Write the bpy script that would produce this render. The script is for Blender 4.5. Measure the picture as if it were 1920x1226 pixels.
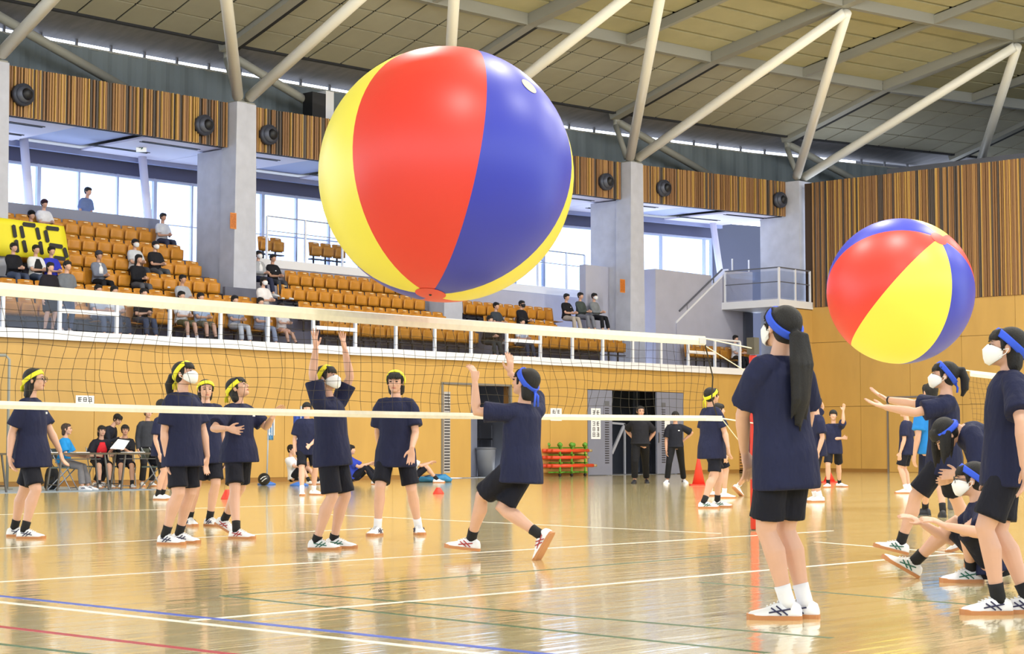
import bpy, math, random
from mathutils import Vector, Matrix, Quaternion
random.seed(7)
for o in list(bpy.data.objects): bpy.data.objects.remove(o)
SC = bpy.context.scene
COL = SC.collection

# ------------------------------------------------------------------ camera
FPX = 3323.0; HORIZON = 836.0; CAMH = 0.85
AZ = math.atan2(0.673, 0.740)             # heading of the view in the hall axes (x along the gallery, y into it)
PITCH = math.atan((HORIZON - 613.0) / FPX)
cd = bpy.data.cameras.new('camera'); cd.sensor_width = 36.0; cd.lens = 36.0 * FPX / 1920.0
cd.clip_start = 0.05; cd.clip_end = 400
cam = bpy.data.objects.new('camera', cd); COL.objects.link(cam)
cam.location = (0, 0, CAMH); cam.rotation_euler = (math.pi / 2 + PITCH, 0, AZ - math.pi / 2)
SC.camera = cam
FW = Vector((math.cos(AZ), math.sin(AZ), 0)); RT = Vector((math.sin(AZ), -math.cos(AZ), 0)); UP = Vector((0, 0, 1))

# ------------------------------------------------------------------ world, exposure
w = bpy.data.worlds.new('world'); SC.world = w; w.use_nodes = True
bg = w.node_tree.nodes['Background']; bg.inputs[0].default_value = (0.80, 0.88, 1.0, 1); bg.inputs[1].default_value = 7.2
SC.view_settings.view_transform = 'Standard'; SC.view_settings.look = 'None'
SC.view_settings.gamma = 1.0; SC.view_settings.use_curve_mapping = False
SC.view_settings.exposure = -0.78
LAMP_W = 1800.0

# ------------------------------------------------------------------ pixel helpers (1920 x 1226 frame)
def ray(px, py):
    xc = (px - 960.0) / FPX; yc = (613.0 - py) / FPX
    cp, sp = math.cos(PITCH), math.sin(PITCH)
    return RT * xc + FW * (cp - yc * sp) + UP * (sp + yc * cp)
def at_z(px, py, z):
    d = ray(px, py); t = (z - CAMH) / d.z
    return Vector((d.x * t, d.y * t, z))
def ground(px, py): return at_z(px, py, 0.0)
def at_v(px, py, V):
    d = ray(px, py); t = V / d.y
    return Vector((d.x * t, V, CAMH + d.z * t))
def at_u(px, py, U):
    d = ray(px, py); t = U / d.x
    return Vector((U, d.y * t, CAMH + d.z * t))
def at_d(px, py, depth):
    d = ray(px, py); t = depth / d.dot(FW)
    return Vector((d.x * t, d.y * t, CAMH + d.z * t))
def pix(p):
    q = Vector(p) - Vector((0, 0, CAMH)); x = q.dot(RT); f = q.dot(FW)
    cp, sp = math.cos(PITCH), math.sin(PITCH)
    dz = f * cp + q.z * sp; yy = -f * sp + q.z * cp
    return 960 + FPX * x / dz, 613 - FPX * yy / dz

# ------------------------------------------------------------------ materials
def lin(c):
    c = c / 255.0
    return c / 12.92 if c <= 0.04045 else ((c + 0.055) / 1.055) ** 2.4
def rgb(r, g, b): return (lin(r), lin(g), lin(b), 1)
MATS = {}
def mat(name, col, rough=0.6, var=0.0, vscale=8.0, bump=0.0, bscale=30.0, metal=0.0, spec=0.5, emit=0.0, stretch=None, trans=0.0, sheen=0.0):
    if name in MATS: return MATS[name]
    m = bpy.data.materials.new(name); m.use_nodes = True; nt = m.node_tree
    b = nt.nodes['Principled BSDF']; c = rgb(*col)
    b.inputs['Base Color'].default_value = c; b.inputs['Roughness'].default_value = rough
    b.inputs['Metallic'].default_value = metal; b.inputs['Specular IOR Level'].default_value = spec
    if emit: b.inputs['Emission Color'].default_value = c; b.inputs['Emission Strength'].default_value = emit
    if trans: b.inputs['Transmission Weight'].default_value = trans
    if sheen: b.inputs['Sheen Weight'].default_value = sheen
    if var or bump:
        tc = nt.nodes.new('ShaderNodeTexCoord'); mp = nt.nodes.new('ShaderNodeMapping')
        nt.links.new(tc.outputs['Object'], mp.inputs[0])
        if stretch: mp.inputs['Scale'].default_value = stretch
    if var:
        n = nt.nodes.new('ShaderNodeTexNoise'); n.inputs['Scale'].default_value = vscale; n.inputs['Detail'].default_value = 4
        nt.links.new(mp.outputs[0], n.inputs['Vector'])
        r = nt.nodes.new('ShaderNodeValToRGB')
        r.color_ramp.elements[0].position = 0.3; r.color_ramp.elements[1].position = 0.7
        r.color_ramp.elements[0].color = tuple(max(0, x * (1 - var)) for x in c[:3]) + (1,)
        r.color_ramp.elements[1].color = tuple(min(1, x * (1 + var)) for x in c[:3]) + (1,)
        nt.links.new(n.outputs['Fac'], r.inputs[0]); nt.links.new(r.outputs[0], b.inputs['Base Color'])
    if bump:
        n2 = nt.nodes.new('ShaderNodeTexNoise'); n2.inputs['Scale'].default_value = bscale; n2.inputs['Detail'].default_value = 3
        nt.links.new(mp.outputs[0], n2.inputs['Vector'])
        bp = nt.nodes.new('ShaderNodeBump'); bp.inputs['Strength'].default_value = bump; bp.inputs['Distance'].default_value = 0.03
        nt.links.new(n2.outputs['Fac'], bp.inputs['Height']); nt.links.new(bp.outputs[0], b.inputs['Normal'])
    MATS[name] = m
    return m
def glass(name, tint=(225, 235, 250), refl=0.12):
    if name in MATS: return MATS[name]
    m = bpy.data.materials.new(name); m.use_nodes = True; nt = m.node_tree; nt.nodes.clear()
    o = nt.nodes.new('ShaderNodeOutputMaterial'); mx = nt.nodes.new('ShaderNodeMixShader')
    t = nt.nodes.new('ShaderNodeBsdfTransparent'); g = nt.nodes.new('ShaderNodeBsdfGlossy')
    t.inputs[0].default_value = rgb(*tint); g.inputs['Roughness'].default_value = 0.05
    mx.inputs[0].default_value = refl
    nt.links.new(t.outputs[0], mx.inputs[1]); nt.links.new(g.outputs[0], mx.inputs[2]); nt.links.new(mx.outputs[0], o.inputs[0])
    MATS[name] = m
    return m

def floor_mat():
    m = bpy.data.materials.new('maple_floor'); m.use_nodes = True; nt = m.node_tree; N = nt.nodes; L = nt.links
    b = N['Principled BSDF']; tc = N.new('ShaderNodeTexCoord')
    mp = N.new('ShaderNodeMapping'); L.new(tc.outputs['Object'], mp.inputs[0])
    br = N.new('ShaderNodeTexBrick'); br.inputs['Scale'].default_value = 1.0
    br.inputs['Brick Width'].default_value = 1.8; br.inputs['Row Height'].default_value = 0.075
    br.inputs['Mortar Size'].default_value = 0.0012; br.inputs['Mortar Smooth'].default_value = 0.3; br.inputs['Bias'].default_value = 0.0
    br.inputs['Color1'].default_value = rgb(220, 202, 146); br.inputs['Color2'].default_value = rgb(238, 224, 172); br.inputs['Mortar'].default_value = rgb(186, 160, 108)
    L.new(mp.outputs[0], br.inputs['Vector'])
    ns = N.new('ShaderNodeTexNoise'); ns.inputs['Scale'].default_value = 0.9; ns.inputs['Detail'].default_value = 5
    mp2 = N.new('ShaderNodeMapping'); mp2.inputs['Scale'].default_value = (1.5, 14, 1); L.new(tc.outputs['Object'], mp2.inputs[0]); L.new(mp2.outputs[0], ns.inputs['Vector'])
    mx = N.new('ShaderNodeMix'); mx.data_type = 'RGBA'; mx.blend_type = 'MULTIPLY'; mx.inputs['Factor'].default_value = 0.55
    rp = N.new('ShaderNodeValToRGB'); rp.color_ramp.elements[0].color = (0.80, 0.76, 0.66, 1); rp.color_ramp.elements[1].color = (1, 1, 1, 1)
    L.new(ns.outputs['Fac'], rp.inputs[0]); L.new(br.outputs['Color'], mx.inputs['A']); L.new(rp.outputs[0], mx.inputs['B']); L.new(mx.outputs['Result'], b.inputs['Base Color'])
    b.inputs['Roughness'].default_value = 0.14; b.inputs['Specular IOR Level'].default_value = 0.75
    b.inputs['Coat Weight'].default_value = 0.6; b.inputs['Coat Roughness'].default_value = 0.06; b.inputs['Coat IOR'].default_value = 1.55
    n3 = N.new('ShaderNodeTexNoise'); n3.inputs['Scale'].default_value = 1.0; n3.inputs['Detail'].default_value = 2
    mp3 = N.new('ShaderNodeMapping'); mp3.inputs['Scale'].default_value = (0.6, 9, 1); L.new(tc.outputs['Object'], mp3.inputs[0]); L.new(mp3.outputs[0], n3.inputs['Vector'])
    bp = N.new('ShaderNodeBump'); bp.inputs['Strength'].default_value = 0.16; bp.inputs['Distance'].default_value = 0.02
    L.new(n3.outputs['Fac'], bp.inputs['Height']); L.new(bp.outputs[0], b.inputs['Normal']); L.new(bp.outputs[0], b.inputs['Coat Normal'])
    return m

# ------------------------------------------------------------------ mesh building
class MB:
    def __init__(s): s.v = []; s.f = []; s.m = []; s.mi = 0
    def add(s, vs, fs):
        k = len(s.v); s.v += [tuple(v) for v in vs]; s.f += [tuple(i + k for i in f) for f in fs]; s.m += [s.mi] * len(fs); return s
    def hexa(s, b, t):                    # four bottom corners, four top corners, same winding
        return s.add(list(b) + list(t), [(3, 2, 1, 0), (4, 5, 6, 7), (0, 1, 5, 4), (1, 2, 6, 5), (2, 3, 7, 6), (3, 0, 4, 7)])
    def box(s, lo, hi):
        x0, y0, z0 = lo; x1, y1, z1 = hi
        return s.hexa([(x0, y0, z0), (x1, y0, z0), (x1, y1, z0), (x0, y1, z0)], [(x0, y0, z1), (x1, y0, z1), (x1, y1, z1), (x0, y1, z1)])
    def bar(s, p, q, w, h, up=(0, 0, 1)):     # box along p-q, centred
        p = Vector(p); q = Vector(q); d = (q - p).normalized(); u = Vector(up); r = d.cross(u)
        if r.length < 1e-4: r = d.cross(Vector((0, 1, 0)))
        r.normalize(); u = r.cross(d).normalized(); r = r * (w / 2); u = u * (h / 2)
        return s.hexa([p - r - u, p + r - u, q + r - u, q - r - u], [p - r + u, p + r + u, q + r + u, q - r + u])
    def tube(s, pts, rad, n=10, ref=None, cap=True):  # rad: float | (w, d) per point; ref: side vector or list of them
        pts = [Vector(p) for p in pts]; N = len(pts); rings = []
        prev = None
        for i, p in enumerate(pts):
            d = (pts[min(i + 1, N - 1)] - pts[max(i - 1, 0)])
            if d.length < 1e-9: d = Vector((0, 0, 1))
            d.normalize()
            rf = None
            if ref is not None: rf = Vector(ref[i]) if isinstance(ref, list) else Vector(ref)
            elif prev is not None: rf = prev
            else: rf = d.orthogonal()
            a = rf - d * rf.dot(d)
            if a.length < 1e-5: a = d.orthogonal()
            a.normalize(); b = d.cross(a).normalized(); prev = a
            r = rad[i] if isinstance(rad, (list, tuple)) else rad
            rw, rd = r if isinstance(r, (list, tuple)) else (r, r)
            rings.append([p + a * (math.cos(2 * math.pi * j / n) * rw) + b * (math.sin(2 * math.pi * j / n) * rd) for j in range(n)])
        vs = [v for r in rings for v in r]; fs = []
        for i in range(N - 1):
            for j in range(n):
                k = (j + 1) % n
                fs.append((i * n + j, i * n + k, (i + 1) * n + k, (i + 1) * n + j))
        if cap: fs.append(tuple(range(n - 1, -1, -1))); fs.append(tuple((N - 1) * n + j for j in range(n)))
        return s.add(vs, fs)
    def ell(s, c, r, ax=None, nu=14, nv=9):          # ellipsoid, axes as three vectors
        c = Vector(c); ax = ax or (Vector((1, 0, 0)), Vector((0, 1, 0)), Vector((0, 0, 1)))
        vs = []; fs = []
        for i in range(nv + 1):
            th = math.pi * i / nv
            if i in (0, nv): vs.append(c + ax[2] * (r[2] * math.cos(th))); continue
            for j in range(nu):
                ph = 2 * math.pi * j / nu
                vs.append(c + ax[0] * (r[0] * math.sin(th) * math.cos(ph)) + ax[1] * (r[1] * math.sin(th) * math.sin(ph)) + ax[2] * (r[2] * math.cos(th)))
        for j in range(nu):
            k = (j + 1) % nu; fs.append((0, 1 + j, 1 + k))
            for i in range(nv - 2):
                a = 1 + i * nu; fs.append((a + j, a + nu + j, a + nu + k, a + k))
            a = 1 + (nv - 2) * nu; fs.append((a + j, len(vs) - 1, a + k))
        return s.add(vs, fs)
    def prism(s, poly, off):                         # polygon of 3-D points, extruded by a vector
        n = len(poly); off = Vector(off); p = [Vector(q) for q in poly]
        fs = [tuple(range(n - 1, -1, -1)), tuple(range(n, 2 * n))] + [(i, (i + 1) % n, n + (i + 1) % n, n + i) for i in range(n)]
        return s.add(p + [q + off for q in p], fs)
    def sheet(s, rows, thick=None):                  # grid of points; thick = offset grid of the same shape closes it
        a = len(rows); b = len(rows[0]); top = [v for r in rows for v in r]; fs = []
        for i in range(a - 1):
            for j in range(b - 1): fs.append((i * b + j, i * b + j + 1, (i + 1) * b + j + 1, (i + 1) * b + j))
        if thick is None: return s.add(top, fs)
        bot = [v for r in thick for v in r]; n = a * b
        fs2 = [tuple(n + i for i in reversed(f)) for f in fs]
        edge = [i for i in range(b)] + [i * b + b - 1 for i in range(1, a)] + [(a - 1) * b + j for j in range(b - 2, -1, -1)] + [i * b for i in range(a - 2, 0, -1)]
        sd = [(edge[(i + 1) % len(edge)], edge[i], edge[i] + n, edge[(i + 1) % len(edge)] + n) for i in range(len(edge))]
        return s.add(top + bot, fs + fs2 + sd)
    def mesh(s, name, mats, smooth=False):
        me = bpy.data.meshes.new(name); me.from_pydata(s.v, [], s.f)
        for m in (mats if isinstance(mats, (list, tuple)) else [mats]): me.materials.append(m)
        if any(s.m): me.polygons.foreach_set('material_index', s.m)
        if smooth: me.polygons.foreach_set('use_smooth', [True] * len(s.f))
        me.validate(); me.update()
        return me
    def obj(s, name, mats, parent=None, smooth=False, loc=None, remesh=None, iters=0, autos=None):
        o = bpy.data.objects.new(name, s.mesh(name, mats, smooth)); COL.objects.link(o)
        if parent is not None: o.parent = parent
        if loc is not None: o.location = loc
        if remesh:
            r = o.modifiers.new('skin', 'REMESH'); r.mode = 'VOXEL'; r.voxel_size = remesh; r.use_smooth_shade = True
            if iters: q = o.modifiers.new('soft', 'SMOOTH'); q.factor = 0.5; q.iterations = iters
        return o
def tag(o, label=None, cat=None, group=None, kind=None):
    if label: o['label'] = label
    if cat: o['category'] = cat
    if group: o['group'] = group
    if kind: o['kind'] = kind
    return o
def root(name, label, cat, loc=(0, 0, 0), rz=0.0, group=None, kind=None):
    o = bpy.data.objects.new(name, None); COL.objects.link(o); o.empty_display_size = 0.1
    o.location = loc; o.rotation_euler = (0, 0, rz)
    return tag(o, label, cat, group, kind)
def inst(me, name, parent=None, loc=(0, 0, 0), rz=0.0):
    o = bpy.data.objects.new(name, me); COL.objects.link(o); o.parent = parent; o.location = loc; o.rotation_euler = (0, 0, rz)
    return o
def copy_tree(o, parent=None):
    c = o.copy(); COL.objects.link(c); c.parent = parent
    for ch in list(o.children): copy_tree(ch, c)
    return c

# ------------------------------------------------------------------ hall geometry
VW = ground(1100, 892).y                  # face of the gallery front wall
LEDGE = 3.30
UEND = ground(1549, 884).x                # inner face of the end wall
COLS_U = [14.9, 22.2, 29.45, 36.7, 44.1, 51.5, 58.9]
COLS_V = [36.7, 36.7, 36.45, 35.9, 34.95, 33.3, 30.9]
def Vc(U):
    xs, ys = COLS_U, COLS_V
    if U <= xs[0]: return ys[0]
    for i in range(len(xs) - 1):
        if U <= xs[i + 1]:
            t = (U - xs[i]) / (xs[i + 1] - xs[i]); return ys[i] + t * (ys[i + 1] - ys[i])
    return ys[-1] + (U - xs[-1]) * (ys[-1] - ys[-2]) / (xs[-1] - xs[-2])
def C(U, W, z): return Vector((U, Vc(U) + W, z))
def solve_c(px, py, W):                   # pixel -> point on the curved surface at offset W from the column line
    lo, hi = 5.0, 90.0
    d = ray(px, py)
    def g(t): return d.y * t - (Vc(d.x * t) + W)
    for _ in range(60):
        m = (lo + hi) / 2
        if g(m) > 0: hi = m
        else: lo = m
    return Vector((d.x * lo, d.y * lo, CAMH + d.z * lo))
M_FLOOR = floor_mat()
M_WALL = mat('orange_wood_board', (197, 157, 84), 0.45, 0.06, 2.0, stretch=(1, 1, 0.3))
M_WALLGAP = mat('board_joint', (120, 84, 36), 0.8)
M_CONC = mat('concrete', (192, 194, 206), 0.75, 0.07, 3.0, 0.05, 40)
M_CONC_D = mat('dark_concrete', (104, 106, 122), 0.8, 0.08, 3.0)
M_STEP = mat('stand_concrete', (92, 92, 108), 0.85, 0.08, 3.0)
M_WHITE = mat('white_paint', (232, 233, 238), 0.4)
M_TUBE = mat('cream_tube_paint', (246, 243, 232), 0.32)
M_STEEL = mat('grey_steel_paint', (150, 150, 142), 0.5)
M_STEEL_D = mat('dark_steel_paint', (96, 98, 106), 0.6)
M_TILE = mat('ceiling_board', (160, 157, 140), 0.9, 0.05, 1.5, 0.08, 60)
M_STRIP = mat('roof_strip_board', (174, 169, 136), 0.85, 0.06, 1.5)
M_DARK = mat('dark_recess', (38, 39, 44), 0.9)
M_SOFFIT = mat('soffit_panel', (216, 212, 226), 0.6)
M_BANDD = mat('blue_grey_band', (84, 88, 116), 0.7)
M_GLASS = glass('window_glass'); M_RAILGLASS = glass('rail_glass', (240, 243, 248), 0.02)
M_METAL = mat('brushed_metal', (150, 152, 160), 0.35, metal=0.8)
M_BLACK = mat('black_plastic', (24, 24, 27), 0.5)
# ================================================================== THE HALL
# ---- floor and court lines
fl = MB().box((-25, -25, -0.2), (UEND + 0.3, VW + 0.25, 0.0)).obj('floor', M_FLOOR); tag(fl, kind='structure')
LINE_COL = {'white': mat('line_white', (236, 234, 226), 0.3), 'blue': mat('line_blue', (62, 92, 196), 0.3), 'red': mat('line_red', (176, 40, 52), 0.3),
            'green': mat('line_green', (70, 104, 66), 0.3)}
def court_line(a, b, col, width=0.05, z=0.0015):
    p = ground(*a); q = ground(*b)
    MB().bar((p.x, p.y, z / 2), (q.x, q.y, z / 2), width, z).obj('court_line', LINE_COL[col], fl)
court_line((-200, 1107), (1000, 1236), 'white')
court_line((-200, 1096), (1200, 1245), 'blue', 0.05, 0.0018)
court_line((-200, 1151), (600, 1246), 'red', 0.05, 0.0012)
court_line((-100, 1196), (300, 1242), 'green', 0.04, 0.0011)
court_line((360, 1163), (1800, 1037), 'white', 0.05, 0.0013)
court_line((-200, 1103), (1560, 995), 'white', 0.05, 0.0014)
court_line((-150, 1036), (700, 990), 'white', 0.05, 0.0014)
court_line((415, 1117), (1440, 1224), 'green', 0.04, 0.001)
court_line((560, 1112), (1560, 1196), 'green', 0.04, 0.001)
court_line((415, 1117), (1400, 1038), 'green', 0.04, 0.0009)
court_line((1310, 1091), (1900, 1140), 'green', 0.04, 0.001)
court_line((1530, 1016), (1900, 1046), 'white', 0.05, 0.0012)
court_line((-100, 968), (640, 944), 'white', 0.05, 0.0012)
court_line((560, 962), (1350, 1000), 'white', 0.05, 0.0011)

# ---- lower gallery wall with its boards, two door openings
def U_at(px, V=None, py=800): return at_v(px, py, VW if V is None else V).x
D1 = (U_at(829), U_at(957), at_v(890, 722, VW).z); D2 = (U_at(1101), U_at(1281), at_v(1190, 733, VW).z)
wb = root('wall_back', None, None, (0, 0, 0), kind='structure')
U0 = 8.0
bk = MB()
for a, b, z0, z1 in ((U0, D1[0], 0, LEDGE - 0.2), (D1[0], D1[1], D1[2], LEDGE - 0.2), (D1[1], D2[0], 0, LEDGE - 0.2), (D2[0], D2[1], D2[2], LEDGE - 0.2), (D2[1], UEND, 0, LEDGE - 0.2)):
    bk.box((a, VW + 0.012, z0), (b, VW + 0.25, z1))
UL = at_v(1459, 563, VW).x                # left edge of the raised landing
ZL = at_v(1459, 566, VW).z
bk.box((UL, VW + 0.012, LEDGE - 0.2), (UEND, VW + 0.25, ZL - 0.15))
bk.obj('backing', M_WALLGAP, wb)
def board(u0, u1, z0, z1): MB().box((u0 + 0.006, VW - 0.012, z0 + 0.006), (u1 - 0.006, VW + 0.012, z1 - 0.006)).obj('wall_board', M_WALL, wb)
def board_run(a, b, z0, z1, rows):
    n = max(1, round((b - a) / 1.82)); w = (b - a) / n
    for i in range(n):
        for q in range(len(rows) - 1):
            board(a + i * w, a + (i + 1) * w, rows[q], rows[q + 1])
ZT = LEDGE - 0.2
for a, b in ((U0, D1[0]), (D1[1], D2[0]), (D2[1], UEND - 0.01)): board_run(a, b, 0, ZT, [0.1, 1.65, ZT])
for D in (D1, D2): board_run(D[0], D[1], D[2], ZT, [D[2], ZT])
board_run(UL, UEND - 0.01, ZT, ZL - 0.15, [ZT, 4.3, ZL - 0.16])
for i, (a, b) in enumerate(((U0, D1[0]), (D1[1], D2[0]), (D2[1], UEND - 0.02))):
    tag(MB().box((a, VW - 0.02, 0), (b, VW - 0.0125, 0.1)).obj('baseboard_back', mat('baseboard_wood', (150, 108, 50), 0.5)), kind='structure')
# white slab edge on top of the wall
UR = at_v(1400, 690, VW).x
tag(MB().box((U0, VW - 0.16, ZT), (UL, VW + 0.35, LEDGE)).obj('trim_1', M_WHITE), kind='structure')

# ---- end wall: boards below, timber slats above
we = root('wall_right', None, None, kind='structure')
VE = -6.0; ZS = 5.5; ZTOP = 9.72
MB().box((UEND + 0.012, VE, 0), (UEND + 0.3, VW + 0.25, ZTOP)).obj('backing', mat('slat_backing', (70, 52, 36), 0.9), we)
n = round((VW - VE) / 1.82); wv = (VW - VE) / n
for i in range(n):
    for z0, z1 in ((0.1, 2.15), (2.15, 4.3), (4.3, ZS)):
        MB().box((UEND - 0.012, VE + i * wv + 0.006, z0 + 0.006), (UEND + 0.012, VE + (i + 1) * wv - 0.006, z1 - 0.006)).obj('wall_board', M_WALL, we)
tag(MB().box((UEND - 0.02, VE, 0), (UEND - 0.0125, VW - 0.03, 0.1)).obj('baseboard_right', MATS['baseboard_wood']), kind='structure')
SLAT_M = [mat('slat_brown', (142, 104, 68), 0.6), mat('slat_ochre', (206, 164, 90), 0.55), mat('slat_dark', (86, 76, 70), 0.65), mat('slat_tan', (172, 130, 80), 0.6)]
def slat_pick():
    r = random.random()
    return (0, 0.045, 0.05) if r < 0.4 else (1, 0.024, 0.08) if r < 0.58 else (2, 0.05, 0.03) if r < 0.78 else (3, 0.042, 0.06)
mb = MB(); v = VE
while v < VW - 0.08:
    mi, wd, dp = slat_pick(); mb.mi = mi
    mb.box((UEND - dp, v, ZS), (UEND + 0.011, v + wd, ZTOP)); v += wd + random.choice((0.012, 0.02, 0.035))
tag(mb.obj('slats', SLAT_M, we), kind='stuff')
# flush door in the end wall
pd = at_u(1664, 800, UEND)
de = root('door_3', None, None, (UEND - 0.02, pd.y, 0), kind='structure')
mb = MB().box((-0.02, -2.2, 0), (0.006, -2.14, 2.45)).box((-0.02, -0.06, 0), (0.006, 0, 2.45)).box((-0.02, -2.2, 2.4), (0.006, 0, 2.45)); mb.obj('door_frame', M_METAL, de)
MB().box((-0.012, -2.13, 0.01), (0.006, -0.07, 2.39)).obj('door_leaf', M_WALL, de)

# ---- columns with wing walls
M_SIGN = mat('orange_sign', (214, 132, 52), 0.5, 0.12, 30)
for k in range(1, 6):
    U, V = COLS_U[k], COLS_V[k]; zb = 3.3
    c = root('column', 'tapered concrete column carrying the roof struts', None, (U, V, zb), kind='structure')
    H = 9.85 - zb
    if k < 5:
        for s in (-1, 1):
            x0, x1 = (-0.42, -0.015) if s < 0 else (0.015, 0.42)
            t0, t1 = (-0.34, -0.015) if s < 0 else (0.015, 0.34)
            yo = 0.0 if s < 0 else 0.05
            MB().hexa([(x0, -0.25 + yo, 0), (x1, -0.25 + yo, 0), (x1, 0.35, 0), (x0, 0.35, 0)], [(t0, -0.25 + yo, H), (t1, -0.25 + yo, H), (t1, 0.35, H), (t0, 0.35, H)]).obj('shaft', M_CONC, c)
        MB().box((-0.30, 0.351, 0), (0.30, 1.45, 8.66 - zb)).obj('wing', M_CONC, c)
    else:
        MB().box((-0.72, -0.3, 0), (0.0, 0.4, H)).obj('shaft', M_CONC, c)
        MB().box((-0.72, 0.401, 0), (0.0, 1.3, 8.66 - zb)).obj('wing', M_CONC, c)
    br = MB().box((-0.3, -0.2, H), (0.3, 0.25, H + 0.04)).box((-0.16, -0.08, H + 0.04), (0.16, 0.1, H + 0.14)); br.obj('bracket', M_STEEL, c)
def sign(px, py, U, V, w=0.2, h=0.42, label=''):
    p = at_v(px, py, V)
    s = root('notice', label, 'sign', (p.x, V, p.z))
    MB().box((-w / 2, -0.012, -h / 2), (w / 2, 0, h / 2)).obj('plate', M_SIGN, s)
    MB().box((-w / 2 + 0.02, -0.015, -h / 2 + 0.03), (w / 2 - 0.02, -0.0121, h / 2 - 0.03)).obj('print', mat('sign_print', (190, 108, 40), 0.5, 0.3, 45), s)
sign(437, 414, 29.4, COLS_V[2] - 0.252, label='orange notice on the concrete column left of the big ball')
sign(1167, 536, 44.1, COLS_V[4] - 0.252, 0.24, 0.42, label='orange notice low beside the concrete column right of the big ball')

# ---- timber slat fascia between the columns, air nozzles
ZF0, ZF1 = 8.68, 9.85
for k in range(0, 5):
    a, b = COLS_U[k] + 0.36, COLS_U[k + 1] - (0.36 if k < 4 else 0.73)
    pa, pb = C(a, 0, 0), C(b, 0, 0); d = (pb - pa); Ln = d.length; ang = math.atan2(d.y, d.x)
    f = root('slat_fascia', None, None, (pa.x, pa.y, 0), ang, kind='structure')
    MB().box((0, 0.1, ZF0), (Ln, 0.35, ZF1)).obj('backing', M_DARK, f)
    mb = MB(); u = 0.0
    while u < Ln - 0.08:
        mi, wd, dp = slat_pick(); mb.mi = mi
        mb.box((u, 0.099 - dp, ZF0 - 0.02), (u + wd, 0.1, ZF1)); u += wd + random.choice((0.01, 0.02, 0.03, 0.05))
    tag(mb.obj('slats', SLAT_M, f), kind='stuff')
M_NOZ = mat('nozzle_grey', (74, 78, 92), 0.4, metal=0.3)
def nozzle(px, py, label):
    p = solve_c(px, py, -0.02)
    t = root('air_nozzle', label, 'air nozzle', (p.x, p.y, p.z), math.atan2(Vc(p.x + .5) - Vc(p.x - .5), 1.0), group='round air nozzles in the slat fascia')
    def ringy(r0, y0, r1, y1, n=24):
        m = MB(); vs = []; fs = []
        for j in range(n):
            a = 2 * math.pi * j / n
            for r, y in ((r0, y0), (r1, y1)): vs.append((math.cos(a) * r, y, math.sin(a) * r))
        for j in range(n): fs.append((2 * j, 2 * j + 1, (2 * j + 3) % (2 * n), (2 * j + 2) % (2 * n)))
        return m.add(vs, fs)
    o = MB(); o.tube([(0, 0.08, 0), (0, -0.09, 0)], [0.27, 0.27], 24); o.obj('collar', M_NOZ, t, True)
    MB().ell((0, -0.08, 0), (0.22, 0.1, 0.22)).obj('ball', M_NOZ, t, True)
    MB().tube([(0.03, -0.1, 0.01), (0.06, -0.21, -0.03)], [0.15, 0.12], 20).obj('throat', mat('nozzle_dark', (26, 28, 34), 0.5), t, True)
for px, py, lb in ((42, 178, 'round grey air nozzle at the far left of the slat fascia'), (382, 235, 'round grey air nozzle just left of the column beside the big ball'),
                   (503, 253, 'round grey air nozzle between the left column and the big ball'), (1136, 341, 'round grey air nozzle between the big ball and the next column'),
                   (1244, 353, 'round grey air nozzle just right of the column behind the big ball'), (1462, 375, 'round grey air nozzle nearest the corner by the small ball')):
    nozzle(px, py, lb)

# ---- roof struts
NODES = []
for k in range(7):
    NODES.append(Vector((COLS_U[k], Vc(COLS_U[k]) - 8.0, 13.45)))
def strut(p, q, r, lab, m=None):
    d = (q - p).normalized()
    s = root('roof_strut', lab, None, p, kind='structure')
    L_ = q - p
    MB().tube([d * 0.2, L_ * 0.5, L_ - d * 0.1], [r, r, r], 20).obj('tube', m or M_TUBE, s, True)
    MB().tube([d * 0.02, d * 0.1, d * 0.22], [r * 0.45, r * 0.6, r * 1.02], 16).obj('end_cone', M_STEEL, s, True)
for k in range(1, 7):
    foot = Vector((COLS_U[k], COLS_V[k] - 0.02, 9.95))
    if k == 5: foot.x -= 0.36
    strut(foot + Vector((0.12, 0, 0)), NODES[k], 0.15, 'cream tube strut rising from a column to the roof rib')
    strut(foot + Vector((-0.12, 0, 0)), NODES[k - 1], 0.15, 'cream tube strut leaning back to the neighbouring roof rib')

# ---- roof: ribs, ring beams, boards
def zr(W):
    pts = [(-60, 17.2), (-40, 17.0), (-25, 16.1), (-15, 14.95), (-7.5, 13.5), (-3.2, 12.62), (-0.45, 11.72), (0.9, 11.3), (2.1, 10.98)]
    for (a, za), (b, zb) in zip(pts, pts[1:]):
        if W <= b: return za + (zb - za) * (W - a) / (b - a)
    return pts[-1][1]
roof = root('ceiling', None, None, kind='structure')
RIBW = [0.8, -0.45, -3.2, -7.5, -15, -25, -40]
UR_ALL = COLS_U + [66.3]
def rib(U, w, h, W_list, m, name='rib'):
    for a, b in zip(W_list, W_list[1:]):
        p, q = C(U, a, zr(a) + h / 2), C(U, b, zr(b) + h / 2)
        MB().bar(p, q, w, h).obj(name, m, roof)
for k, U in enumerate(UR_ALL):
    rib(U, 0.34, 0.5, RIBW, M_STEEL)
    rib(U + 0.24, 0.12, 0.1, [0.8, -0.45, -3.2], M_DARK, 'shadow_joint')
    if k + 1 < len(UR_ALL): rib((U + UR_ALL[k + 1]) / 2, 0.16, 0.26, [-3.2, -7.5, -15, -25], M_STEEL, 'secondary_rib')
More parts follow.
